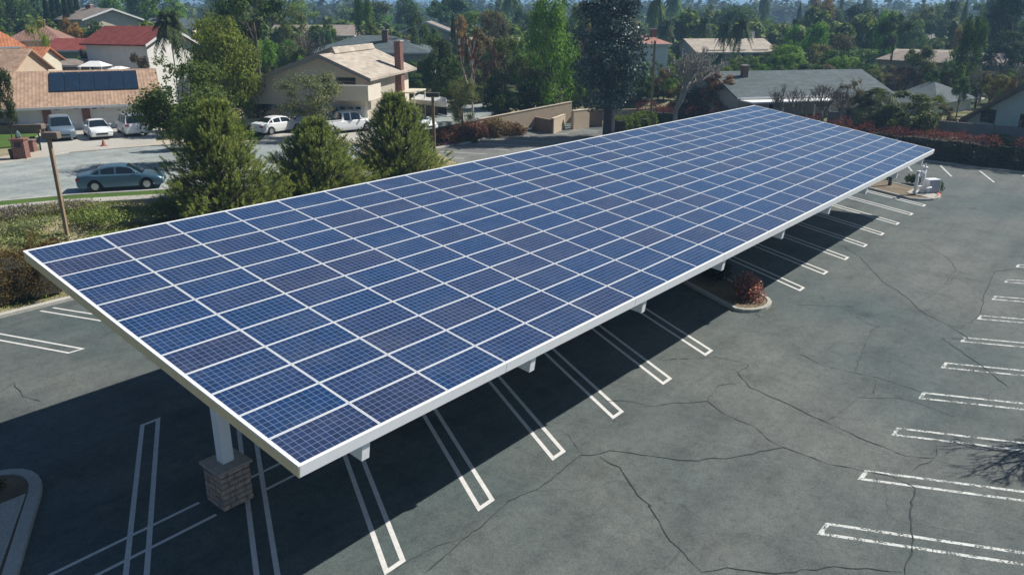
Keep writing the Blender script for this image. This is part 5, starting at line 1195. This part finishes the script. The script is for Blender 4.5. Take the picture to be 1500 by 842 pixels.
# ------------------------------------------------------------------ vehicles
def interp(x, pts):
    for (a, b), (c, d) in zip(pts[:-1], pts[1:]):
        if a <= x <= c: t = (x - a) / (c - a); t = t * t * (3 - 2 * t) * .5 + t * .5; return b + (d - b) * t
    return pts[0][1] if x < pts[0][0] else pts[-1][1]
def make_car(label, loc, rz, kind, col, paintname, group=None, cat='car', name='parked_car', glasscol=None):
    root = thing(name, label, cat, loc, rz, group)
    pm_ = MATS.get(paintname) or plain(paintname, col, .28, .35 if max(col) < .6 else 0, var=.02, spec=.6)
    if kind == 'sedan':
        L2, hw, wr, wx = 2.38, .89, .33, (-1.40, 1.42)
        top = [(-2.38, .78), (-2.30, .96), (-1.75, 1.04), (-1.2, 1.0), (.9, .98), (1.35, .93), (2.05, .80), (2.33, .66), (2.38, .55)]
        roof = [(-1.72, 1.02), (-1.05, 1.36), (-.5, 1.44), (.05, 1.45), (.45, 1.40), (1.25, .95)]; rw, fw_ = (-1.72, -1.0), (.38, 1.25); pil = ((-1.12, -1.0), (-.28, -.18), (.72, .80)); rwid = .60
    elif kind == 'suv':
        L2, hw, wr, wx = 2.3, .93, .38, (-1.38, 1.40)
        top = [(-2.3, .95), (-2.26, 1.12), (-1.9, 1.12), (.9, 1.10), (1.3, 1.08), (2.05, .98), (2.25, .85), (2.3, .6)]
        roof = [(-2.22, 1.10), (-2.0, 1.72), (-1.6, 1.80), (0, 1.82), (.45, 1.76), (1.15, 1.08)]; rw, fw_ = (-2.22, -1.98), (.42, 1.15); pil = ((-1.98, -1.86), (-1.12, -1.02), (-.12, -.02), (.72, .82)); rwid = .70
    else:  # pickup
        L2, hw, wr, wx = 2.75, .95, .39, (-1.75, 1.72)
        top = [(-2.75, 1.02), (-2.70, 1.08), (-.75, 1.08), (1.3, 1.08), (1.6, 1.05), (2.45, .96), (2.70, .82), (2.75, .6)]
        roof = [(-.72, 1.08), (-.60, 1.70), (-.3, 1.78), (.6, 1.78), (.9, 1.72), (1.5, 1.06)]; rw, fw_ = (-.72, -.58), (.88, 1.5); pil = ((-.58, -.48), (.12, .22), (1.12, 1.2)); rwid = .70
    xs_ = sorted(set([round(v, 3) for v in np.arange(-L2, L2 + .001, .08)] + [L2])); B = MB(); G = MB(); secs = []
    for x in xs_:
        zt = interp(x, top); e = min(1, (L2 - abs(x)) / .45); w = hw * (.86 + .14 * math.sqrt(max(0, e))); zb_ = .24 + .10 * (1 - min(1, (L2 - abs(x)) / .2))
        for c in wx:
            dd = abs(x - c)
            if dd < wr + .06: zb_ = max(zb_, .33 + math.sqrt((wr + .06) ** 2 - dd ** 2))
        zb_ = min(zb_, zt - .1); zm = max(zb_ + .03, min(.62, zt - .15))
        secs.append([(w * .93, zb_), (w, max(zb_ + .01, min(.45, zt - .2))), (w, zm), (w * .965, zt - .07), (w * .88, zt), (0, zt + .035)])
    n = len(secs[0]); V = []
    for x, s in zip(xs_, secs):
        V += [(x, -a, b) for a, b in s] + [(x, a, b) for a, b in s[::-1][1:]]
    m = 2 * n - 1; Fs = []
    for i in range(len(xs_) - 1):
        for k in range(m - 1): Fs.append((i * m + k, (i + 1) * m + k, (i + 1) * m + k + 1, i * m + k + 1))
        Fs.append((i * m + m - 1, (i + 1) * m + m - 1, (i + 1) * m, i * m))
    Fs += [tuple(range(m)), tuple((len(xs_) - 1) * m + k for k in range(m))[::-1]]
    B.add(V, Fs)
    # greenhouse
    r0, r1 = roof[0][0], roof[-1][0]; rx = list(np.linspace(r0, r1, 40)); rx = sorted(set([round(v, 3) for v in rx] + [v for p_ in pil for v in p_] + [rw[1], fw_[0]])); prev = None
    for x in rx:
        zr = interp(x, roof); zt = interp(x, top); fr = max(0, min(1, (zr - zt) / (max(b for a, b in roof) - zt)))
        wb = hw * .885; wt = wb + (rwid - wb) * fr
        cur = [(x, -wb, zt - .02), (x, -wt - .02, max(zt, zr - .07)), (x, -wt + .06, zr), (x, 0, zr + .03), (x, wt - .06, zr), (x, wt + .02, max(zt, zr - .07)), (x, wb, zt - .02)]
        if prev:
            xm = (x + prev[0][0]) / 2; isp = any(a <= xm <= b for a, b in pil) or xm < rw[0] + .1 or xm > fw_[1] - .1
            for k in range(6):
                fc = [prev[k], cur[k], cur[k + 1], prev[k + 1]]
                if k in (0, 5): (B if isp or (kind == 'suv' and xm < -1.98) else G).add(fc, [(0, 1, 2, 3)])
                elif k in (2, 3): ((G if (xm < rw[1] or xm > fw_[0]) else B)).add(fc, [(0, 1, 2, 3)])
                else: B.add(fc, [(0, 1, 2, 3)])
        prev = cur
    if kind == 'pickup':
        pass
    bo = B.build('body', pm_, root); 
    bpy_sm = [True] * len(bo.data.polygons); bo.data.polygons.foreach_set('use_smooth', bpy_sm)
    es = bo.modifiers.new('split', 'EDGE_SPLIT'); es.split_angle = R(38)
    G.build('windows', M_glass, root)
    if kind == 'pickup':
        mb = MB(); mb.box(-2.62, -.85, -.76, .76, 1.10, 1.125); mb.build('cargo_bed', plain('bed_dark', (.05, .05, .055), .7), root)
        mb = MB(); mb.box(-2.72, -.75, -.90, -.80, 1.09, 1.19); mb.box(-2.72, -.75, .80, .90, 1.09, 1.19); mb.box(-2.73, -2.64, -.80, .80, 1.09, 1.19); mb.build('bed_rail', pm_, root)
    for cx in wx:
        for sg in (-1, 1):
            mb = MB(); mb.tube([(cx, sg * (hw - .22), wr), (cx, sg * (hw - .01), wr)], wr, 18); wo = mb.build('wheel', M_rubber, root)
            mb = MB(); mb.tube([(cx, sg * (hw - .02), wr), (cx, sg * (hw + .004), wr)], [wr * .66, wr * .60], 14); mb.build('rim', M_rim, wo)
    mb = MB(); mb.box(wx[0] - .3, wx[1] + .3, -hw + .12, hw - .12, .22, .6); mb.build('underbody', M_dark, root)
    zt = interp(L2 - .1, top); ztr = interp(-L2 + .05, top)
    for sg in (-1, 1):
        mb = MB(); y0_, y1_ = sorted((sg * hw * .50, sg * hw * .90)); mb.box(L2 - .22, L2 - .02 + .015, y0_, y1_, zt - .17, zt - .03); bevel(mb.build('headlight', plain('lamp_glass', (.6, .63, .66), .1, .3), root), .02)
        mb = MB(); y0_, y1_ = sorted((sg * hw * .62, sg * hw * .935)); mb.box(-L2 - .012, -L2 + .24, y0_, y1_, ztr - .22, ztr - .06); bevel(mb.build('taillight', plain('red_lens', (.30, .015, .015), .2), root), .02)
        mb = MB(); y0_, y1_ = sorted((sg * (hw * .93), sg * (hw + .16))); xm = fw_[1] - .38; mb.box(xm - .09, xm + .06, y0_, y1_, interp(xm, top) + .02, interp(xm, top) + .16); bevel(mb.build('side_mirror', pm_, root), .03)
    mb = MB(); mb.box(L2 - .02, L2 + .02, -hw * .5, hw * .5, .42, .56); mb.build('grille', M_dark, root)
    mb = MB(); mb.box(-L2 - .02, -L2 + .02, -.26, .26, .62, .76); mb.build('number_plate', plain('plate_blank', (.6, .6, .55), .5), root)
    return root
cz = ZS + .035
A = np.array(at(118, 282, 2)); Bp = np.array(at(238, 275, 2)); hd = math.atan2(*(Bp - A)[::-1]); mid = (A + Bp) / 2
off = np.array([-(Bp - A)[1], (Bp - A)[0]]); off = off / np.linalg.norm(off)
make_car('blue grey sedan parked on the street at the near kerb', (mid[0] + off[0] * .75, mid[1] + off[1] * .75, cz), hd, 'sedan', (.075, .15, .21), 'blue_grey_paint')
def carat(label, px, py, hdg, kind, col, pn, cat='car', z=2.08, name='parked_car'):
    x, y = at(px, py, z); hdg = math.atan2(CAM[1] - y, CAM[0] - x) + R(hdg); return make_car(label, (x, y, z), hdg, kind, col, pn, None, cat, name)
toC = math.atan2(-fwd_h[1], -fwd_h[0])     # heading towards the camera
carat('blue grey hatchback on the driveway, leftmost of the three cars', 92, 202, 3, 'suv', (.20, .27, .33), 'steel_blue_paint')
carat('white sedan facing the street, between the hatchback and the white SUV', 144, 200, 8, 'sedan', (.76, .77, .77), 'white_paint')
carat('white SUV with its back to the street on the driveway', 194, 196, 190, 'suv', (.72, .72, .70), 'white_paint', 'SUV', name='parked_suv')
carat('white sedan parked in front of the beige house', 408, 194, 128, 'sedan', (.76, .77, .77), 'white_paint')
carat('white pickup truck between two young pines', 506, 193, 118, 'pickup', (.74, .75, .75), 'white_paint', 'pickup truck', name='parked_pickup')
carat('second white pickup nearer the olive like tree', 478, 189, 60, 'pickup', (.66, .68, .70), 'silver_white_paint', 'pickup truck', name='parked_pickup')
carat('white car behind the third young pine', 607, 190, 40, 'sedan', (.76, .77, .77), 'white_paint')
carat('small white car on the far street behind the palms', 400, 62, 90, 'sedan', (.76, .77, .77), 'white_paint', z=2.1)
carat('pale car in front of the arched house', 1428, 140, 70, 'sedan', (.6, .62, .64), 'silver_paint', z=2.05)
# boat under the carport
x, y = at(634, 166, 2.1); bt = thing('boat', 'white boat under a cover beside the red chimney', 'boat', (x, y, 2.75), toC + R(35))
mb = MB(); V = []; Fs = []
for i, t in enumerate(np.linspace(-1, 1, 11)):
    w = 1.05 * (1 - max(0, t) ** 2.2 * .95); d = .75 * (1 - .3 * max(0, t)); V += [(t * 2.9, -w, .75 + .1 * t), (t * 2.9, -w * .6, .25), (t * 2.9, 0, .75 - d), (t * 2.9, w * .6, .25), (t * 2.9, w, .75 + .1 * t), (t * 2.9, 0, 1.15 + .05 * t)]
for i in range(10):
    for k in range(6): Fs.append((i * 6 + k, (i + 1) * 6 + k, (i + 1) * 6 + (k + 1) % 6, i * 6 + (k + 1) % 6))
Fs += [tuple(range(6)), tuple(60 + k for k in range(6))[::-1]]; mb.add(V, Fs); mb.build('hull', M_trim, bt)
mb = MB(); mb.box(-2, 2, -.6, -.5, -.7, .1); mb.box(-2, 2, .5, .6, -.7, .1); mb.build('trailer', M_dark, bt)
bb = thing('blue_bin', 'blue wheeled bin against the beige house garage', 'bin', (*at(487, 176, 2), 2.0), 0); mb = MB(); mb.box(-.45, .45, -.4, .4, .05, 1.25); mb.build('tub', plain('blue_plastic', (.02, .06, .25), .5), bb); mb = MB(); mb.box(-.5, .5, -.45, .45, 1.252, 1.33); mb.build('lid', plain('blue_plastic', (.02, .06, .25), .5), bb)

# ------------------------------------------------------------------ filling trees, further out
fr = random.Random(12); kinds = ['round1', 'round2', 'round3', 'tall2', 'conifer', 'round1', 'bushy', 'pine', 'loose', 'cypress', 'conifer2', 'palm']
cols = [(DK, 'dark green'), (MD, 'mid green'), (OL, 'olive green'), (BL, 'blue green'), (GB, 'brownish'), (BG, 'light green'), (DK, 'dark green')]
BELT = []; rb_ = np.random.default_rng(99)
def belt(x, y, z, h, w, col_, pointed):
    m = 700; d = rb_.normal(size=(m, 3)); d /= np.linalg.norm(d, axis=1, keepdims=True); bl = rb_.integers(0, 9, m); rs = np.random.default_rng(int(abs(x * 7 + y * 3)) % 9999)
    c = np.stack([rs.uniform(-.32, .32, 9), rs.uniform(-.32, .32, 9), rs.uniform(.25, .85, 9)], 1)
    if pointed: c[:, :2] *= (1.05 - c[:, 2:3]) * .9
    P = c[bl] + d * (.2 if not pointed else .14) * rb_.uniform(.7, 1, (m, 1)); P = P * np.array([w, w, h]) + np.array([x, y, z]); BELT.append((P, d))
GT = 0
for a in (175, 205, 235, 270, 310, 355, 410, 480, 560):
    n = int(30 - a / 45)
    for i in range(n):
        px = -60 + 1620 * (i + fr.uniform(.1, .9)) / n; aa = a * fr.uniform(.95, 1.07)
        if a < 200 and (120 < px < 300 or 390 < px < 530): continue
        k = fr.choice(kinds); c, cn = fr.choice(cols)
        hgt = fr.uniform(7, 15) if k not in ('conifer', 'conifer2', 'cypress', 'palm') else fr.uniform(12, 20)
        if px < 420: hgt *= 1.15
        w = {'conifer': .42, 'conifer2': .45, 'cypress': .16, 'palm': .45, 'tall2': .6, 'pine': .75}.get(k, .95) * hgt * fr.uniform(.85, 1.15)
        x, y = spot(px, aa, 10); z_ = hz(x, y)
        side = 'left' if px < 500 else ('middle' if px < 1000 else 'right')
        ring = 'nearer' if a < 250 else ('mid distance' if a < 400 else 'farthest')
        what = {'conifer': 'pointed conifer', 'conifer2': 'broad conifer', 'cypress': 'narrow cypress', 'palm': 'palm', 'tall2': 'upright tree', 'pine': 'pine', 'loose': 'thin crowned tree', 'bushy': 'low bushy tree'}.get(k, 'rounded tree')
        if a >= 270: belt(x, y, z_, hgt, w, c, k in ('conifer', 'conifer2', 'cypress')); continue
        if k == 'palm': c = MD
        root = thing('palm_tree' if k == 'palm' else 'tree', f'{cn} {what} in the {ring} tree belt behind the houses, {side} part', 'palm tree' if k == 'palm' else 'tree', (x, y, z_ - .1), fr.uniform(0, 6.28), f'{ring} trees behind the houses')
        for nm, me in zip(('trunk', 'crown'), lib(k)):
            o = ob(nm, me, root); o.scale = (w, w, hgt); o.color = (*[v * fr.uniform(.85, 1.15) for v in c], 1)
HREG += [(352, 560, 70, 16, 120)]
nb = 0
for a in (84, 92, 100, 108, 117, 127, 138, 150, 163, 178):
    px = -50
    while px < 1540:
        w_px = fr.uniform(26, 70); px += w_px * fr.uniform(.5, .95); aa = a + fr.uniform(-4, 4)
        if aa < 92 and px < 690: continue
        x, y = spot(px, aa, 4)
        if y < float(y_edge(x)) + 11 and x < float(x_edge(y)) + 7: continue
        ymin = -40; bad = False; hid = fr.random() if (px > 620 or aa > 112) else 0
        for (p0, p1, ah, dh, ye) in HREG:
            if px + w_px / 2 > p0 and px - w_px / 2 < p1:
                if ah - 1.5 < aa < ah + dh + 1.5: bad = True
                if aa <= ah: ymin = max(ymin, ye + (5 if hid < .68 else -14))
        if bad: continue
        k = fr.choice(('round1', 'round2', 'round3', 'bushy', 'bushy', 'tall2', 'flat', 'loose')); z_ = 2.0
        hm = zat(aa, ymin) - z_; h_ = min(fr.uniform(2.5, 9.5) * (1.25 if aa > 120 else 1), hm)
        if px > 960 and aa < 110: h_ = min(h_, 4.2)
        if h_ < .9: continue
        w_m = min(w_px * aa / 1218, h_ * 1.5)
        c, cn = fr.choice(cols + [((.13, .12, .05), 'yellowish'), ((.14, .10, .06), 'brownish'), (BG, 'bright green')])
        side = ['far left', 'left', 'centre left', 'centre', 'centre right', 'right', 'far right'][int(min(6, max(0, px) / 215))]
        big = 'tree' if h_ > 3.6 else 'shrub'
        if big == 'tree':
            if GT > 125: belt(x, y, 2, h_, w_m, c, False); continue
            GT += 1
        root = thing(big, f'{cn} {"garden tree" if big == "tree" else "garden shrub"} standing between the houses, {side} part, {"nearer" if aa < 105 else ("middle" if aa < 135 else "rear")} gardens', big, (x, y, hz(x, y) - .05), fr.uniform(0, 6.28), f'{big}s between the houses')
        for nm, me in zip(('trunk', 'crown'), lib(k if h_ > 3 else 'bushy')):
            o = ob(nm, me, root); o.scale = (w_m, w_m, h_); o.color = (*[v * fr.uniform(.8, 1.2) for v in c], 1)
        nb += 1
v, f = leafquads(np.concatenate([b[0] for b in BELT]), .55, rb_, .7, nr=np.concatenate([b[1] for b in BELT]), nb_=.5)
o = tag(ob('tree_belt', fast_mesh('tree_belt', v, f, M_leaf)), 'dense belt of distant trees behind the last houses', 'woodland', None, 'stuff'); o.color = (.13, .18, .055, 1)
# far houses hidden between the trees
for i, (px, a, w) in enumerate(((150, 240, 60), (470, 260, 40), (760, 250, 40), (905, 230, 50), (1215, 210, 46), (1370, 260, 40), (330, 230, 50), (640, 300, 30), (1060, 280, 36), (1480, 230, 50))):
    x, y = spot(px, a, 4); zb_ = hz(x, y); y_e = 421 - F * math.tan(math.atan2(zb_ + 3 - CAM[2], a) + TH); y_r = 421 - F * math.tan(math.atan2(zb_ + 5.3 - CAM[2], a + 5) + TH)
    house('pale distant house half hidden in the tree belt, ' + ['behind the beige gable', 'left of the red chimney', 'behind the ivy green tree', 'behind the glinting mast', 'above the bright green trees', 'above the arched house', 'behind the dense rounded tree', 'above the brown roof', 'behind the queen palms', 'at the right edge'][i], (px, a), (px + w, a), 10, y_e, y_r, 'hip' if i % 2 else 'side', (M_tile_dull, M_tile_beige, M_tile_grey, M_tile_brown)[i % 4], (W_cream, W_white, W_grey)[i % 3], .5, zb_, wins=((.15, .3, .8, 2), (.6, .75, .8, 2)))
# far off wooded country: uncountable
r = np.random.default_rng(5); C = []
n = 13000; aa = 430 * np.exp(r.uniform(0, 1, n) * math.log(2900 / 430)); lat = r.uniform(-.78, .78, n) * aa
cx = CAM[0] + aa * fwd_h[0] + lat * rt_h[0]; cy = CAM[1] + aa * fwd_h[1] + lat * rt_h[1]; ok = (cx < 3200) & (cy < 3200) & (cx > -1400) & (cy > -1400)
cx, cy = cx[ok], cy[ok]; n = len(cx); cz_ = H(cx, cy); hh = r.uniform(8, 17, n) * (1 + .5 * (r.uniform(size=n) < .12)); ww = hh * r.uniform(.25, .5, n)
m = 26; d = r.normal(size=(n, m, 3)); d /= np.linalg.norm(d, axis=2, keepdims=True); rad = r.uniform(.5, 1, (n, m, 1))
P = d * rad * np.stack([ww, ww, hh * .5], 1)[:, None, :] + np.stack([cx, cy, cz_ + hh * .52], 1)[:, None, :]
v, f = leafquads(P.reshape(-1, 3), 1.9, r, .8, nr=d.reshape(-1, 3), nb_=.4); o = tag(ob('far_woods', fast_mesh('far_woods', v, f, M_leaf)), 'hazy wooded country fading to blue below the skyline', 'woodland', None, 'stuff'); o.color = (.045, .065, .035, 1)

# ------------------------------------------------------------------ haze
hb = MB(); hb.box(-1700, 3500, -1700, 3500, -1.2 - 6, 95); ho = hb.build('haze', None); ho.data.materials.clear()
s = N('haze_air'); s.t.nodes.remove(s.b); pv = s.n('ShaderNodeVolumePrincipled'); pv.inputs['Color'].default_value = (.40, .68, 1, 1); pv.inputs['Density'].default_value = .0006; pv.inputs['Anisotropy'].default_value = .2
s.l(pv.outputs[0], s.out.inputs['Volume']); ho.data.materials.append(s.m); tag(ho, 'thin blue haze over the far trees and hills', 'haze', None, 'stuff')

# ------------------------------------------------------------------ light
sd = Vector((.86, -.47, 1.0)).normalized()
el = math.asin(sd.z); az = math.atan2(sd.x, sd.y)
w = bpy.data.worlds.new('World'); scene.world = w; w.use_nodes = True
nt = w.node_tree; sk = nt.nodes.new('ShaderNodeTexSky'); sk.sky_type = 'NISHITA'; sk.sun_disc = False; sk.sun_elevation = el; sk.sun_rotation = az
sk.air_density = 1.0; sk.dust_density = .6; sk.ozone_density = 6.0
bg = nt.nodes['Background']; bg.inputs[1].default_value = .05; nt.links.new(sk.outputs[0], bg.inputs[0])
sl_ = bpy.data.lights.new('sun', 'SUN'); sl_.energy = 4.9; sl_.angle = R(.5); sl_.color = (1, .955, .88); so = bpy.data.objects.new('sun', sl_); COL.objects.link(so)
so.rotation_euler = sd.to_track_quat('Z', 'Y').to_euler(); so.location = (0, 0, 60)
scene.render.engine = 'CYCLES'
vs_ = scene.view_settings; vs_.view_transform = 'Standard'; vs_.look = 'None'; vs_.exposure = .45; vs_.gamma = 1
scene.render.resolution_x = 1024; scene.render.resolution_y = 574
try:
    scene.cycles.volume_step_rate = 1; scene.cycles.volume_max_steps = 64; scene.cycles.max_bounces = 6; scene.cycles.volume_bounces = 0
except Exception: pass
